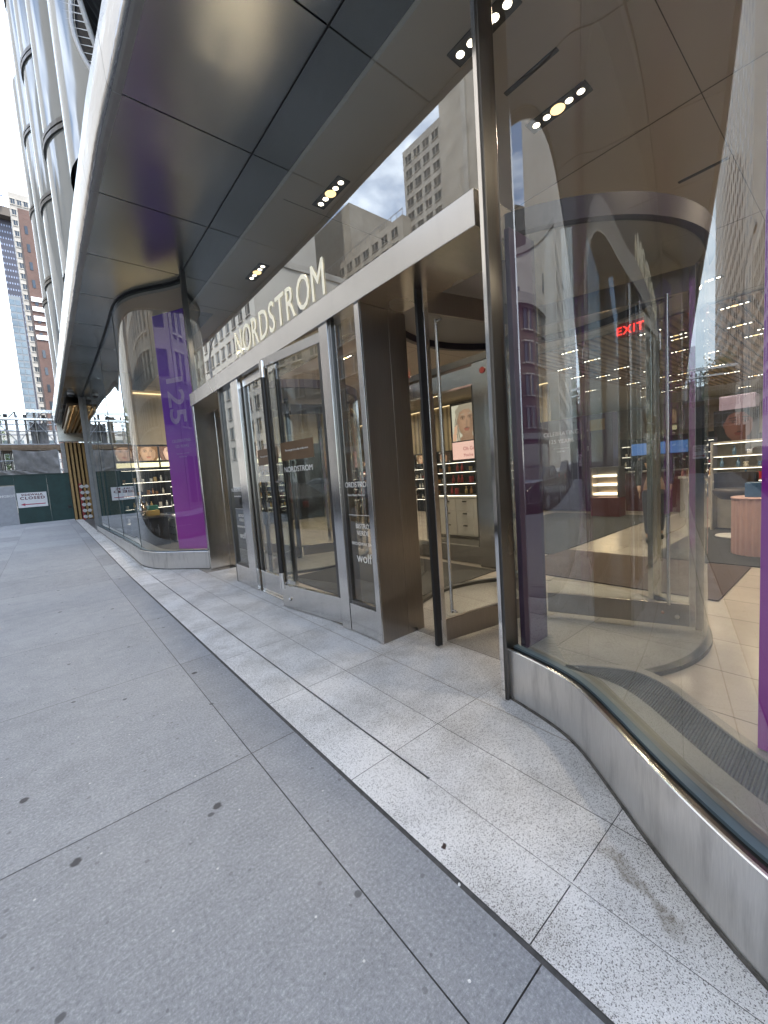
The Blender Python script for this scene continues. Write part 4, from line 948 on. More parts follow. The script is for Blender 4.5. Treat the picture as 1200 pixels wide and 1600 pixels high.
# vestibule
vs = thing('vestibule', 'inner steel and glass vestibule frame behind the swing doors', 'vestibule', (4.95, 4.6, 0))
obj('header', MB().box(4.93, 5.05, 3.48, 5.75, 2.72, 2.97), M['steel'], vs, .004)
obj('cap_rail', MB().box(4.90, 5.08, 3.3, 5.9, 3.0, 3.10), M['steel_dk'], vs, .004)
obj('column', MB().box(4.90, 5.10, 3.44, 3.74, 0, 2.995), M['steel'], vs, .004)
obj('column', MB().box(4.90, 5.10, 5.55, 5.80, 0, 2.995), M['steel'], vs, .004)
obj('fire_alarm', MB().tube([(4.90, 3.55, 2.86), (4.885, 3.55, 2.86)], .045, 14), M['red'], vs)
for y0, y1 in ((3.75, 4.64), (4.66, 5.54)):
    dl = obj('door', MB().box(4.95, 4.99, y0, y1, .01, .30), M['steel'], vs, .003)
    obj('stile', MB().box(4.95, 4.99, y0, y0 + .05, .302, 2.71).box(4.95, 4.99, y1 - .05, y1, .302, 2.71), M['steel_dk'], dl)
    obj('pane', MB().quad((4.97, y0 + .05, .302), (4.97, y1 - .05, .302), (4.97, y1 - .05, 2.71), (4.97, y0 + .05, 2.71)), M['glass_in'], dl)
    yp = y1 - .12 if y0 < 4 else y0 + .12
    obj('pull_handle', MB().tube([(4.87, yp, .35), (4.87, yp, 2.5)], .016, 10).tube([(4.87, yp, .45), (4.95, yp, .45)], .01, 6).tube([(4.87, yp, 2.4), (4.95, yp, 2.4)], .01, 6), M['bronze'], dl)
tag(obj('entrance_mat', MB().box(2.72, 4.85, 3.44, 5.75, .001, .010), M['mat']), 'charcoal entrance mat inside the swing doors', 'mat')
tag(obj('entrance_mat', MB().box(5.02, 6.7, .95, 3.35, .001, .010), plain('brown entrance mat', (.085, .06, .05), .95, scale=90, var=.3)), 'brown entrance mat just inside the near revolving door', 'mat')
tag(obj('rug', MB().box(6.75, 9.9, .3, 2.1, .001, .012), M['mat']), 'charcoal rug under the white stool and pink pedestal', 'rug')
tag(obj('rug', MB().box(6.2, 11.5, 3.3, 6.0, .001, .012), M['mat']), 'charcoal rug in front of the aubergine kiosk', 'rug')

# purple banners
def bannerpanel(label, p0, p1, z0, z1, texts):
    s = thing('banner', label, 'banner', (p0[0], p0[1], z0))
    u = Vector((p1[0] - p0[0], p1[1] - p0[1])); n = Vector((-u.y, u.x)).normalized()
    if n.x > 0: n = -n
    c = (Vector(p0) + Vector(p1)) / 2
    obj('panel', MB().obox(c, u, u.length / 2, .02, z0, z1), M['banner'], s, .002)
    right = Vector((0, 0, 1)).cross(Vector((n.x, n.y, 0))); right = Vector((right.x, right.y))   # viewer outside looking along -n
    o = c + n * .022
    for body, size, z, rot, dx, sx in texts:
        og = (o.x + right.x * dx, o.y + right.y * dx, z)
        if rot: mb = text_mb(body, size, og, (0, 0, -1), (right.x, right.y, 0), 'CENTER', .0006, 1.0, sx, .01)
        else: mb = text_mb(body, size, og, (right.x, right.y, 0), (0, 0, 1), 'CENTER', .0006, 1, sx)
        obj('lettering', mb, plain('faint lilac lettering', (.36, .24, .52), .5), s)
    return s
TX = [('125', .54, 3.15, True, -.19, 1.2), ('CELEBRATING', .072, 2.36, False, 0, 1), ('125 YEARS', .072, 2.26, False, 0, 1), ('Our store, our street', .034, 2.14, False, 0, 1), ('then and now', .034, 2.08, False, 0, 1)]
bannerpanel('purple and magenta banner panel standing in the far window left of the doors', (1.86, 8.50), (2.225, 7.86), .36, 4.66, TX)
bannerpanel('purple banner panel at the right edge behind the near curved glass', (2.078, .262), (1.88, -.74), .31, 4.4, TX)

# posters with faces
def face_poster(parent, at, rgt, w, h, bgc, skin, hair, z, pose=0, br=1.6, zoom=1.0):
    """at: centre (x,y); rgt: 2D unit to the viewer's right; flat printed lightbox built of coloured shapes"""
    r_ = Vector(rgt); n = Vector((r_.y, -r_.x))          # towards the viewer
    def pt(u, v, k):
        if k: u, v = max(-.5, min(.5, u * zoom)), max(-.5, min(.5, v * zoom))
        return (at[0] + r_.x * u * w + n.x * (.012 + .0012 * k), at[1] + r_.y * u * w + n.y * (.012 + .0012 * k), z + v * h)
    def ell(cu, cv, ru, rv, k, rot=0, n_=22, asp=None):
        pts = []
        for i in range(n_):
            a = 2 * PI * i / n_; x_, y_ = math.cos(a) * ru, math.sin(a) * rv
            x_, y_ = x_ * math.cos(rot) - y_ * math.sin(rot), x_ * math.sin(rot) + y_ * math.cos(rot)
            pts.append(pt(cu + x_, cv + y_ * w / h, k))
        return MB().quad(*pts)
    def em(nm, c): return emit('lit print %s %d' % (nm, int(br * 100)), c, br * .75, .3)
    s = obj('poster', MB().quad(pt(-.5, -.5, 0), pt(.5, -.5, 0), pt(.5, .5, 0), pt(-.5, .5, 0)), em('bg %.2f %.2f' % bgc[:2], bgc), parent)
    dk = [c * .55 for c in skin]
    d = .06 * pose
    sh = [c * .3 for c in hair]
    obj('hair', ell(.03 - d, .10, .36, .44, 1), em('hair %.2f' % hair[0], hair), s)
    mb = MB(); mb.quad(*[pt(u, v, 2) for u, v in ((-.30 + d, -.5), (.40 + d, -.5), (.30 + d, -.38), (.16 + d, -.32), (.14 + d, -.1), (-.12 + d, -.1), (-.13 + d, -.32), (-.24 + d, -.40))]); obj('neck', mb, em('neck %.2f' % skin[0], [c * .8 for c in skin]), s)
    obj('face', ell(0 + d, .03, .25, .36, 3, -.12 * pose), em('skin %.2f' % skin[0], [c * .82 for c in skin]), s)
    for q in range(1, 6):
        g_ = 1 - q * .13; obj('face_tone', ell(d - .012 * q, .03 + .012 * q, .25 * g_, .36 * g_, 3 + q * .15, -.12 * pose), em('tone%d %.2f' % (q, skin[0]), [min(1, c * (.86 + .055 * q)) for c in skin]), s)
    for q in range(3): obj('cheek_shade', ell(.17 + d - .01 * q, -.04, .075 - .018 * q, .20 - .03 * q, 4 + q * .1, -.1), em('shade%d %.2f' % (q, skin[0]), [c * (.84 - .05 * q) for c in skin]), s)
    for e in (-.10, .12):
        for q in range(3): obj('eye_shade', ell(e + d, .115, .085 - .016 * q, .055 - .011 * q, 4.3 + q * .1), em('socket%d %.2f' % (q, skin[0]), [c * (.84 - .11 * q) for c in skin]), s)
    for q in range(7): obj('hair_strand', ell(-.33 + d + q * .012, .02 - q * .03, .018, .34, 2.2 + q * .1, .06 * q - .15), em('strand%d %.2f' % (q % 3, hair[0]), [c * (.7 + .5 * (q % 3)) + .01 for c in hair]), s)
    for e in (-.10, .12):
        ey = obj('eye', ell(e + d, .10, .046, .017, 5), em('eyewhite %.2f' % skin[0], [min(.7, c * 1.15) for c in skin]), s)
        obj('iris', ell(e + d, .10, .020, .018, 6), em('iris', (.06, .035, .025)), ey)
        obj('brow', ell(e + d, .10 + .09 * w / h, .075, .012, 5, .08 if e < 0 else -.08), em('hair %.2f' % hair[0], hair), s)
        obj('eyelid', ell(e + d, .10 + .03 * w / h, .062, .009, 6), em('lid %.2f' % skin[0], [c * .35 for c in skin]), s)
    obj('nose', ell(.015 + d, -.03, .035, .10, 5), em('nose %.2f' % skin[0], [c * .86 for c in skin]), s)
    obj('nostril', ell(.015 + d, -.10 * w / h - .03, .045, .014, 6), em('lid %.2f' % skin[0], [c * .35 for c in skin]), s)
    obj('upper_lip', ell(.01 + d, -.155, .085, .022, 5), em('lip %.2f' % skin[0], (skin[0] * .72, skin[1] * .38, skin[2] * .40)), s); obj('lower_lip', ell(.01 + d, -.155 - .03 * w / h, .07, .026, 6), em('lip2 %.2f' % skin[0], (skin[0] * .86, skin[1] * .52, skin[2] * .55)), s)
    obj('fringe', MB().quad(*[pt(u + d, v, 7) for u, v in ((-.27, .06), (-.22, .24), (-.06, .31), (.10, .30), (.24, .14), (.27, .05), (.32, .3), (.1, .47), (-.15, .46), (-.33, .3))]), em('hair %.2f' % hair[0], hair), s)
    obj('ear', ell(-.25 + d, .04, .035, .075, 2), em('neck %.2f' % skin[0], [c * .8 for c in skin]), s)
    return s
fr = thing('poster_frame', 'large lit beauty poster above a pink panel, seen through the revolving door', 'poster', (9, 7, 0))
obj('frame', MB().box(9.0, 9.08, 6.55, 7.68, 1.72, 3.34), M['shelfdk'], fr)
face_poster(fr, (8.995, 7.11), (0, -1), 1.0, .98, (.72, .66, .52), (.46, .27, .17), (.42, .35, .26), 2.76, 0, .34, 1.15)
hand = MB(); 
for k in range(4): hand.quad(*[(8.975, 7.56 - a - k * .028, b) for a, b in ((0, 2.42 + k * .02), (.024, 2.42 + k * .02), (.060, 2.66 + k * .015), (.038, 2.68 + k * .015))])
hand.quad(*[(8.974, 7.60 - a, b) for a, b in ((.0, 2.28), (.12, 2.28), (.15, 2.44), (.02, 2.48))]); obj('hand', hand, emit('lit print hand', (.50, .30, .20), .34), fr)
obj('pink_panel', MB().box(8.98, 8.999, 6.58, 7.64, 1.76, 2.24), emit('lit pink panel', (.78, .50, .44), .28), fr)
obj('lettering', text_mb('Oh Good', .14, (8.974, 6.98, 2.0), (0, -1, 0), (0, 0, 1), 'CENTER', .0006), M['signr'], fr)
obj('lettering', text_mb("You're Here", .12, (8.974, 6.95, 1.83), (0, -1, 0), (0, 0, 1), 'CENTER', .0006), M['signr'], fr)
lb = thing('lightbox_row', 'row of lit face posters with cream name strips in the far window', 'poster', (3, 14, 2.6))
SK = [((.80, .70, .48), (.62, .38, .24), (.12, .06, .03)), ((.85, .72, .45), (.50, .30, .17), (.20, .10, .04)), ((.80, .78, .70), (.66, .42, .30), (.16, .08, .05)), ((.82, .70, .52), (.40, .22, .13), (.05, .03, .02)), ((.75, .60, .50), (.60, .36, .25), (.10, .05, .04))]
for k in range(9):
    x = 1.92 + k * .58
    bgc, sk, hr = SK[k % 5]
    face_poster(lb, (x, 14.04), (1, 0), .53, .42, bgc, sk, hr, 2.63, (k % 3) - 1, .5, 1.5)
    obj('name_strip', MB().box(x - .265, x + .265, 14.03, 14.05, 2.22, 2.36), emit('lit cream strip', (.95, .84, .50), .5), lb)
obj('frame', MB().box(1.62, 7.2, 14.045, 14.058, 2.18, 2.88), M['shelfdk'], lb)
lb2 = thing('lightbox_row', 'small lit face posters on the dark band under the fluted wall', 'poster', (13.9, 12, 2))
for k in range(9):
    y = 21.0 - k * 1.45; bgc, sk, hr = SK[(k * 2 + 1) % 5]
    face_poster(lb2, (13.88, y), (0, -1), .62, .5, bgc, sk, hr, 2.04, (k % 3) - 1, .4, 1.3)

# shelves, counters, goods
GOODS = []
bottle_cols = [('ivory', (.75, .70, .60)), ('amber', (.38, .18, .06)), ('rose', (.62, .30, .30)), ('crimson', (.45, .05, .05)), ('black', (.03, .03, .03)), ('white', (.80, .80, .78)), ('steel blue', (.15, .25, .38)), ('gold', (.55, .38, .14))]
GM = {n: plain('product ' + n, c, .3, var=.03) for n, c in bottle_cols}
PROTO = {}
def good(kind, col, x, y, z, label, group):
    k = (kind, col)
    if k not in PROTO:
        mb = MB()
        if kind == 'bottle': mb.lathe([(0, 0), (.028, 0), (.03, .01), (.03, .10), (.012, .125), (.012, .14), (.016, .141), (.016, .17), (0, .17)], (0, 0, 0), 10)
        elif kind == 'jar': mb.lathe([(0, 0), (.036, 0), (.038, .01), (.038, .05), (.034, .055), (.039, .056), (.039, .085), (0, .085)], (0, 0, 0), 12)
        else: mb.box(-.04, .04, -.03, .03, 0, .13)
        me = bpy.data.meshes.new(kind); me.from_pydata(mb.v, [], mb.f); me.polygons.foreach_set('use_smooth', mb.sm); me.materials.append(GM[col])
        PROTO[k] = me
    o = bpy.data.objects.new('product_' + kind, PROTO[k]); COL.objects.link(o); o.location = (x, y, z); o.rotation_euler.z = random.uniform(-.2, .2)
    tag(o, label, 'bottle' if kind == 'bottle' else kind, group); return o
cols = [n for n, c in bottle_cols]
def shelf_unit(label, x0, x1, y0, y1, zs, ztop, facing, back=True, lit=True, mat=None, n=None, gl=None, palette=None):
    """open shelving; facing '-X' or '-Y' is the open side"""
    mat = mat or M['shelfdk']
    s = thing('display_shelf', label, 'shelf', ((x0 + x1) / 2, (y0 + y1) / 2, 0))
    t_ = .03
    if facing == '-X':
        obj('back_panel', MB().box(x1 - t_, x1, y0, y1, 0, ztop), mat, s); obj('side_panel', MB().box(x0, x1 - t_ - .001, y0, y0 + t_, 0, ztop), mat, s); obj('side_panel', MB().box(x0, x1 - t_ - .001, y1 - t_, y1, 0, ztop), mat, s)
    else:
        obj('back_panel', MB().box(x0, x1, y1 - t_, y1, 0, ztop), mat, s); obj('side_panel', MB().box(x0, x0 + t_, y0, y1 - t_ - .001, 0, ztop), mat, s); obj('side_panel', MB().box(x1 - t_, x1, y0, y1 - t_ - .001, 0, ztop), mat, s)
    for z in zs:
        bx = (x0 + .002, x1 - t_ - .002, y0 + t_ + .001, y1 - t_ - .001) if facing == '-X' else (x0 + t_ + .001, x1 - t_ - .001, y0 + .002, y1 - t_ - .002)
        obj('shelf', MB().box(*bx, z - .02, z), mat, s)
        if lit:
            if facing == '-X': obj('shelf_light', MB().box(x0 + .004, x0 + .02, y0 + .05, y1 - .05, z - .03, z - .0205), emit('shelf strip light', (1, .90, .72), 1.2), s)
            else: obj('shelf_light', MB().box(x0 + .05, x1 - .05, y0 + .004, y0 + .02, z - .03, z - .0205), emit('shelf strip light', (1, .90, .72), 1.2), s)
    span = (y0 + .1, y1 - .1) if facing == '-X' else (x0 + .1, x1 - .1)
    for z in zs[:-1] if len(zs) > 1 else zs:
        a = span[0]
        while a < span[1]:
            kd = random.choice(['bottle', 'bottle', 'box', 'jar']); cl_ = random.choice(palette or cols)
            p = (x0 + random.uniform(.06, .14), a) if facing == '-X' else (a, y0 + random.uniform(.06, .14))
            good(kd, cl_, p[0], p[1], z + .001, {'bottle': 'small ', 'box': 'small ', 'jar': 'round '}[kd] + cl_ + ' ' + kd + ' standing on ' + gl, 'goods on ' + gl)
            a += random.uniform(.10, .26)
    return s
def drawer_counter(label, x0, x1, y0, y1, h, facing='-X', cols_=3, rows_=3, mat=None):
    s = thing('drawer_counter', label, 'cabinet', ((x0 + x1) / 2, (y0 + y1) / 2, 0)); mat = mat or M['cabinet']
    obj('carcass', MB().box(x0, x1, y0, y1, .08, h - .03), mat, s, .004); obj('plinth', MB().box(x0 + .03, x1 - .03, y0 + .03, y1 - .03, 0, .078), M['shelfdk'], s)
    obj('worktop', MB().box(x0 - .02, x1 + .02, y0 - .02, y1 + .02, h - .028, h), M['white'], s, .004)
    L_ = (y1 - y0) if facing == '-X' else (x1 - x0); a0 = y0 if facing == '-X' else x0
    for i in range(cols_):
        for j in range(rows_):
            c0 = a0 + L_ * i / cols_ + .012; c1 = a0 + L_ * (i + 1) / cols_ - .012; z0 = .10 + (h - .15) * j / rows_ + .008; z1 = .10 + (h - .15) * (j + 1) / rows_ - .008
            if facing == '-X': d = obj('drawer', MB().box(x0 - .012, x0 - .001, c0, c1, z0, z1), mat, s); obj('handle', MB().box(x0 - .028, x0 - .0125, (c0 + c1) / 2 - .05, (c0 + c1) / 2 + .05, z1 - .06, z1 - .035), M['handle'], d)
            else: d = obj('drawer', MB().box(c0, c1, y0 - .012, y0 - .001, z0, z1), mat, s); obj('handle', MB().box((c0 + c1) / 2 - .05, (c0 + c1) / 2 + .05, y0 - .028, y0 - .0125, z1 - .06, z1 - .035), M['handle'], d)
    return s
shelf_unit('tall black shelf wall of pale bottles under the lit posters in the far window', 1.66, 6.9, 13.70, 14.05, [.62, 1.02, 1.40, 1.78, 2.14], 2.16, '-Y', gl='the black shelf wall in the far window', palette=['ivory', 'white', 'gold', 'ivory', 'amber', 'black'])
drawer_counter('white drawer counter in the far window beside the purple banner', 2.62, 3.6, 12.1, 13.0, .78, '-X', 4, 3)
shelf_unit('black tester stand on the white drawer counter in the far window', 2.75, 3.4, 12.5, 12.9, [.81, 1.08, 1.35, 1.60], 1.62, '-X', gl='the black tester stand in the far window', palette=['white', 'black', 'steel blue', 'white'])
tb = thing('demo_table', 'dark display table in the far window with a chrome vase', 'table', (2.1, 13, 0))
obj('top', MB().box(1.62, 2.5, 11.9, 13.2, .80, .84), M['steel_dk'], tb, .004); obj('base', MB().box(1.7, 2.42, 12.0, 13.1, 0, .798), M['shelfdk'], tb, .004)
vz = tag(obj('vase', MB().lathe([(0, 0), (.07, 0), (.13, .10), (.15, .2), (.09, .32), (.05, .42), (.07, .55), (.055, .56), (0, .55)], (1.85, 12.2, .842), 20), M['chrome']), 'round polished chrome vase on the dark table in the far window', 'vase')
gb = tag(obj('gift_box', MB().box(2.0, 2.3, 12.3, 12.55, .842, .98), GM['gold'], None, .006), 'golden gift box on the dark table in the far window', 'box')
gb = tag(obj('gift_box', MB().box(1.95, 2.35, 12.65, 12.95, .842, 1.10), plain('sea green box', (.06, .22, .17), .4), None, .006), 'sea green gift box on the dark table in the far window', 'box')
drawer_counter('white counter with nine dark handled drawers behind the revolving door', 6.7, 7.2, 4.3, 6.6, .92, '-X', 5, 3)
shelf_unit('glass fronted shelves of dark cosmetics standing on the white counter', 6.85, 7.2, 4.3, 6.6, [.95, 1.20, 1.45, 1.66], 1.68, '-X', gl='the shelves on the white counter', palette=['black', 'amber', 'gold', 'crimson', 'ivory'])
drawer_counter('beige counter with dot handles behind the swing doors', 7.4, 7.9, 8.2, 10.2, .85, '-X', 5, 3, plain('warm beige lacquer', (.42, .35, .27), .4))
shelf_unit('red product display on the beige counter behind the swing doors', 7.5, 7.9, 8.25, 10.15, [.88, 1.12, 1.36, 1.58], 1.62, '-X', gl='the red product display', palette=['crimson', 'rose', 'crimson', 'white', 'rose'], mat=plain('rose display panels', (.40, .16, .15), .5))
shelf_unit('black cosmetics shelf seen through the closed swing door', 8.6, 9.0, 11.6, 14.0, [.5, .85, 1.2, 1.5], 1.75, '-X', gl='the black shelf behind the closed door', palette=['ivory', 'white', 'black', 'rose'])
shelf_unit('lit three tier shelf of boxes at the right edge behind the stool', 9.6, 10.0, .95, 1.95, [.95, 1.18, 1.40, 1.64], 1.66, '-X', gl='the lit right shelf', palette=['white', 'steel blue', 'crimson', 'ivory'], mat=plain('pale shelf', (.5, .47, .42), .5))
tag(obj('portrait_poster', MB().box(10.1, 10.14, 1.35, 2.0, 1.6, 2.25), M['shelfdk']), 'black portrait poster board in front of the lavender column', 'poster')
face_poster(bpy.data.objects['portrait_poster'], (10.09, 1.68), (0, -1), .60, .62, (.04, .02, .02), (.30, .13, .10), (.02, .015, .015), 1.93, 1, .07, 1.35)
tag(obj('column', MB().box(10.5, 10.9, 1.45, 2.0, 0, 2.55), plain('lavender column', (.42, .36, .52), .6), None, .02), 'pale lavender square column behind the portrait poster', 'column')
pk = thing('pedestal', 'pink fluted round pedestal at the right edge inside the store', 'pedestal', (7.62, 1.02, 0))
mb = MB(); nf = 96; rows = []
for z in (0.01, .80): rows.append([(7.62 + (.27 + .012 * (1 if k % 4 < 2 else 0)) * math.cos(2 * PI * k / nf), 1.02 + (.27 + .012 * (1 if k % 4 < 2 else 0)) * math.sin(2 * PI * k / nf), z) for k in range(nf)])
mb.grid(rows, False, True); obj('body', mb, plain('dusty pink', (.55, .36, .33), .6, var=.04), pk); obj('top', MB().lathe([(0, .82), (.29, .82), (.29, .80), (.27, .80)], (7.62, 1.02, 0), 40), plain('dusty pink', (.55, .36, .33), .6), pk)
tag(obj('gift_box', MB().box(7.5, 7.74, .92, 1.14, .822, 1.02), plain('blue carton', (.05, .12, .24), .4), None, .005), 'blue carton on the pink fluted pedestal', 'box')
sl_ = thing('stool', 'white pedestal stool with dark rounded seat on the charcoal rug', 'stool', (9.0, 1.5, 0))
obj('base', MB().lathe([(0, .012), (.26, .012), (.25, .03), (.04, .045)], (9.0, 1.5, 0), 28), M['white'], sl_); obj('stem', MB().tube([(9.0, 1.5, .04), (9.0, 1.5, .66)], .035, 12), M['white'], sl_)
obj('seat', MB().lathe([(0, .64), (.18, .66), (.27, .72), (.30, .80), (.27, .84), (0, .83)], (9.0, 1.5, 0), 28), plain('dark seat leather', (.06, .05, .045), .5), sl_)
obj('backrest', MB().grid([[(9.0 + .30 * math.cos(a) * 1.02, 1.5 + .30 * math.sin(a) * 1.02, z) for a in [(-1.3 + 2.6 * k / 14) for k in range(15)]] for z in (.78, .95, 1.10)]).grid([[(9.0 + .25 * math.cos(a), 1.5 + .25 * math.sin(a), z) for a in [(-1.3 + 2.6 * k / 14) for k in range(15)]] for z in (1.10, .95, .80)]), plain('dark seat leather', (.06, .05, .045), .5), sl_)
kk = thing('kiosk', 'tall aubergine kiosk wall lettered CELEBRATING 125 YEARS', 'kiosk', (12, 5.6, 0))
obj('panel', MB().box(12, 12.35, 4.55, 6.7, .02, 2.75), M['purple'], kk, .01)
for body, size, z in (('CELEBRATING', .17, 2.28), ('125 YEARS', .17, 2.05), ('of service and style', .06, 1.88), ('since 1901', .06, 1.78)): obj('lettering', text_mb(body, size, (11.992, 6.0, z), (0, -1, 0), (0, 0, 1), 'CENTER', .0006), plain('pale lilac lettering', (.62, .56, .72), .5), kk)
obj('niche', MB().box(11.99, 11.999, 4.75, 5.15, 2.3, 2.6), plain('bronze niche', (.20, .12, .06), .4), kk)
dk_ = thing('service_desk', 'dark red service desk with a blue lit screen beyond the revolving door', 'desk', (12.6, 3.6, 0))
obj('front', MB().box(12.4, 12.5, 2.9, 4.4, 0, 1.05), plain('dark red wood', (.11, .03, .03), .4), dk_, .01); obj('worktop', MB().box(12.3, 13.0, 2.85, 4.45, 1.052, 1.09), M['bronze'], dk_, .006)
obj('screen', MB().box(12.95, 13.0, 3.0, 4.42, 1.52, 1.84), emit('blue screen', (.06, .15, .40), .25), dk_); obj('screen_frame', MB().box(13.001, 13.05, 2.95, 4.47, 1.1, 1.9), M['shelfdk'], dk_)
cs = thing('lit_display_case', 'small wooden case with three glowing shelves beside the aubergine kiosk', 'display case', (11, 4.3, 0))
obj('base', MB().box(11, 11.4, 4.05, 4.75, 0, .5), plain('dark red wood', (.11, .03, .03), .4), cs, .006)
obj('frame', MB().box(11, 11.4, 4.05, 4.09, .502, 1.25).box(11, 11.4, 4.71, 4.75, .502, 1.25).box(11, 11.4, 4.05, 4.75, 1.252, 1.28).box(11.36, 11.4, 4.092, 4.708, .502, 1.25), M['bronze'], cs)
for z in (.56, .80, 1.03): obj('shelf_light', MB().box(11.02, 11.34, 4.12, 4.68, z, z + .05), emit('case glow', (1, .80, .55), 1.0), cs)
es = thing('exit_sign', 'red lit EXIT sign hanging from the store ceiling', 'sign', (8, 2.72, 3.78))
obj('plate', MB().box(8.0, 8.03, 2.52, 2.94, 3.57, 3.81), plain('dark red plate', (.10, .008, .008), .3), es, .004)
obj('hanger', MB().tube([(8.015, 2.65, 3.81), (8.015, 2.65, CZ)], .008, 6).tube([(8.015, 2.82, 3.81), (8.015, 2.82, CZ)], .008, 6), M['black'], es)
obj('lettering', text_mb('EXIT', .19, (7.996, 2.73, 3.62), (0, -1, 0), (0, 0, 1), 'CENTER', .001, 1.15, 1, .003), emit('red sign light', (1, .03, .02), .55), es)
# wood slat ceiling field farther in
wc = thing('timber_ceiling', 'ribbed timber ceiling field deeper inside the store', 'ceiling', (18, 3, CZ))
obj('panel', MB().box(10.8, 24, -2, 6.8, CZ - .05, CZ - .03), m_ribbed('timber ceiling ribs', (.34, .24, .16), 30, 'Y'), wc)
for k in range(14): obj('beam', MB().box(10.8, 24, -1.9 + k * .62, -1.84 + k * .62, CZ - .09, CZ - .051), plain('timber rib', (.26, .18, .12), .6), wc)

t1 = copy_tree(t0); t1.location = (16.5, 2.2, CZ - .10)
for ch in list(t1.children):
    if ch.type == 'LIGHT': bpy.data.objects.remove(ch)
rnd = random.Random(77); n_ = 0
for x in (11.4, 13.0, 14.6, 16.4, 18.2, 20.2, 22.5):
    for y in (-1.2, .6, 1.9, 3.4, 5.2, 6.5):
        c = t1 if n_ == 0 else copy_tree(t1); n_ += 1
        c.location = (x + rnd.uniform(-.3, .3), y + rnd.uniform(-.3, .3), CZ - .092)
shelf_unit('tall crimson and ivory bottle wall at the back behind the service desk', 15.4, 15.9, 2.6, 5.6, [.4, .8, 1.15, 1.5, 1.85], 2.1, '-X', gl='the tall back bottle wall', palette=['crimson', 'ivory', 'rose', 'amber'])
shelf_unit('dark perfume shelf deep in the store right of the blue screen', 16.5, 17.0, .2, 2.3, [.5, .9, 1.3, 1.7], 1.95, '-X', gl='the deep perfume shelf', palette=['gold', 'amber', 'white', 'ivory'])
shelf_unit('low perfume table shelf between the kiosk and the fluted wall', 11.2, 11.7, 7.4, 9.6, [.45, .85, 1.2], 1.45, '-X', gl='the low perfume shelf', palette=['white', 'gold', 'rose', 'black'])
shelf_unit('black makeup shelf deep behind the vestibule doors', 10.6, 11.0, 10.2, 12.4, [.5, .9, 1.25, 1.6], 1.8, '-X', gl='the makeup shelf behind the vestibule', palette=['black', 'ivory', 'crimson', 'white'])
for i, (x, y) in enumerate(((11.6, 2.6), (13.6, 1.2), (10.4, 6.6), (12.6, 8.6), (9.2, 9.9))):
    where = ('right of the service desk', 'behind the white stool', 'left of the aubergine kiosk', 'before the fluted wall', 'between the two door counters')[i]
    d = thing('display_plinth', 'pale round display plinth with an ivory bottle pyramid ' + where, 'plinth', (x, y, 0))
    obj('drum', MB().lathe([(0, .95), (.36, .95), (.36, .9), (.32, .88), (.32, 0)], (x, y, 0), 24), M['cabinet'], d); obj('riser', MB().lathe([(0, 1.12), (.2, 1.12), (.2, .951)], (x, y, 0), 20), M['gold'], d)
    for k in range(7):
        a = k * .9; good('bottle', ['ivory', 'gold', 'rose', 'amber'][(i + k) % 4], x + .27 * math.cos(a), y + .27 * math.sin(a), .952, 'small ' + ['ivory', 'gold', 'rose', 'amber'][(i + k) % 4] + ' bottle on the round plinth ' + where, 'bottles on the plinth ' + where)

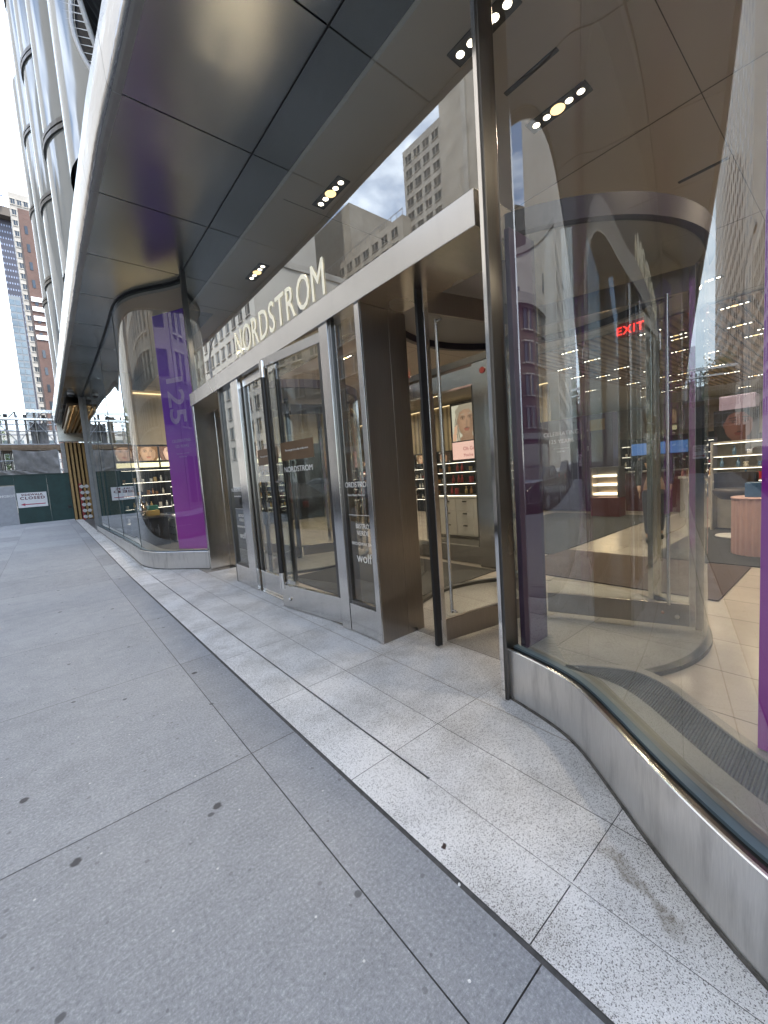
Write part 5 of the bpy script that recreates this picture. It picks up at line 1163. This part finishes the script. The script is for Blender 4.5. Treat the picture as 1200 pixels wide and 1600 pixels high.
# people in the store: one skinned body each
def person(label, x, y, face, coat, legs, skin, hair, step=.22, bag=None):
    t_ = thing('person', label, 'person', (x, y, 0))
    f = Vector((math.cos(face), math.sin(face), 0)); r_ = Vector((f.y, -f.x, 0)); o = Vector((x, y, 0))
    def P(a, b, z): return o + r_ * a + f * b + Vector((0, 0, z))
    def skinbody(nm, nodes, edges, mat, lv=2):
        me = bpy.data.meshes.new(nm); me.from_pydata([tuple(n[0] - o) for n in nodes], edges, []); me.update()
        ob = bpy.data.objects.new(nm, me); COL.objects.link(ob); ob.parent = t_
        sk = ob.modifiers.new('skin', 'SKIN'); sk.use_smooth_shade = True
        for k, n in enumerate(nodes): me.skin_vertices[0].data[k].radius = (n[1], n[2] if len(n) > 2 else n[1])
        me.skin_vertices[0].data[0].use_root = True
        sb = ob.modifiers.new('sub', 'SUBSURF'); sb.levels = lv; sb.render_levels = lv
        me.materials.append(mat); return ob
    N_ = [(P(0, 0, .94), .145, .11), (P(0, .0, 1.12), .13, .10), (P(0, .01, 1.32), .16, .11), (P(0, 0, 1.44), .12, .09), (P(0, .01, 1.50), .052), (P(0, .02, 1.57), .055), (P(0, .03, 1.64), .082, .095), (P(0, .02, 1.71), .065, .08)]
    E_ = [(i, i + 1) for i in range(7)]
    for sg in (1, -1):
        b = len(N_)
        N_ += [(P(.19 * sg, 0, 1.42), .056), (P(.235 * sg, -.03, 1.16), .044), (P(.23 * sg, .06 * sg + .07, .94), .033), (P(.225 * sg, .06 * sg + .10, .86), .036, .02)]
        E_ += [(3, b), (b, b + 1), (b + 1, b + 2), (b + 2, b + 3)]
        b = len(N_); st_ = step * sg
        N_ += [(P(.095 * sg, .0, .86), .088), (P(.10 * sg, st_ * .5 + .03, .50), .062), (P(.10 * sg, st_, .10), .042), (P(.10 * sg, st_ + .01, .045), .04), (P(.105 * sg, st_ + .15, .035), .035, .03)]
        E_ += [(0, b), (b, b + 1), (b + 1, b + 2), (b + 2, b + 3), (b + 3, b + 4)]
    skinbody('body', N_, E_, skin)
    # clothing shells over the body
    C_ = [(P(0, 0, .80), .175, .14), (P(0, 0, .98), .16, .125), (P(0, .0, 1.14), .15, .118), (P(0, .01, 1.32), .18, .128), (P(0, 0, 1.44), .135, .105)]; Ec = [(0, 1), (1, 2), (2, 3), (3, 4)]
    for sg in (1, -1):
        b = len(C_); C_ += [(P(.195 * sg, 0, 1.42), .07), (P(.24 * sg, -.03, 1.16), .057), (P(.232 * sg, .06 * sg + .065, .96), .046)]; Ec += [(4, b), (b, b + 1), (b + 1, b + 2)]
    skinbody('coat', C_, Ec, coat)
    T_ = [(P(0, 0, .95), .168, .132), (P(0, 0, .86), .165, .13)]; Et = [(0, 1)]
    for sg in (1, -1):
        st_ = step * sg; b = len(T_)
        T_ += [(P(.095 * sg, st_ * .12, .76), .108), (P(.10 * sg, st_ * .5 + .03, .50), .078), (P(.10 * sg, st_, .12), .060)]; Et += [(1, b), (b, b + 1), (b + 1, b + 2)]
    skinbody('trousers', T_, Et, legs)
    for sg in (1, -1):
        st_ = step * sg
        obj('shoe', MB().obox((P(.10 * sg, st_ + .06, 0).x, P(.10 * sg, st_ + .06, 0).y), (f.x, f.y), .135, .045, 0, .085), M['black'], t_, .03, 3)
    hm = MB(); hc = P(0, .0, 1.675)
    rows = []
    for i in range(9):
        th = PI * i / 8 * .62; rows.append([hc + r_ * (.098 * math.sin(th) * math.cos(2 * PI * k / 16)) + f * (.112 * math.sin(th) * math.sin(2 * PI * k / 16) - .012) + Vector((0, 0, .118 * math.cos(th))) for k in range(16)])
    hm.grid(rows, True, True); obj('hair', hm, hair, t_)
    fm = MB().tube([P(0, .118, 1.655), P(0, .138, 1.63), P(0, .112, 1.622)], [.010, .016, .012], 8); obj('nose', fm, skin, t_)
    for sg in (1, -1): obj('eye', MB().lathe([(0, .012), (.012, .006), (.014, 0), (.012, -.006), (0, -.012)], tuple(P(.034 * sg, .112, 1.668)), 8), M['black'], t_)
    obj('mouth', MB().tube([P(-.024, .108, 1.598), P(0, .118, 1.596), P(.024, .108, 1.598)], .006, 6), plain('lips', (.30, .10, .09), .5), t_)
    for sg in (1, -1):
        base = P(.225 * sg, .06 * sg + .105, .85)
        for k in range(4):
            q = base + f * (.022 - k * .016) ; obj('finger', MB().tube([q, q + Vector((0, 0, -.045 - .008 * (1 - abs(k - 1.5)))), q + f * .014 + Vector((0, 0, -.085 - .008 * (1.5 - abs(k - 1.5))))], [.009, .008, .006], 6), skin, t_)
        q = base + f * .034; obj('thumb', MB().tube([q + Vector((0, 0, .01)), q + f * .018 + Vector((0, 0, -.03)), q + f * .02 + Vector((0, 0, -.06))], [.010, .009, .006], 6), skin, t_)
    if bag:
        bp = P(.235, .17, .48); obj('shopping_bag', MB().obox((bp.x, bp.y), (f.x, f.y), .16, .05, .40, .74).tube([P(.235, .10, .74), P(.235, .12, .85), P(.235, .22, .85), P(.235, .24, .74)], .006, 6), bag, t_, .004)
    return t_
SKA = plain('warm skin', (.45, .28, .20), .5, var=.05); SKB = plain('deep skin', (.16, .09, .06), .5, var=.05)
person('shopper in a black coat walking between the drum and the white stool', 8.2, 2.45, math.radians(200), plain('black wool coat', (.02, .02, .024), .8), plain('dark trousers', (.035, .035, .04), .8), SKA, plain('dark hair', (.02, .014, .01), .5), .24)
person('shopper in a navy coat standing by the beige counter behind the swing doors', 6.9, 9.0, math.radians(10), plain('navy coat', (.03, .04, .08), .8), plain('dark trousers', (.035, .035, .04), .8), SKB, plain('dark hair', (.02, .014, .01), .5), .08)
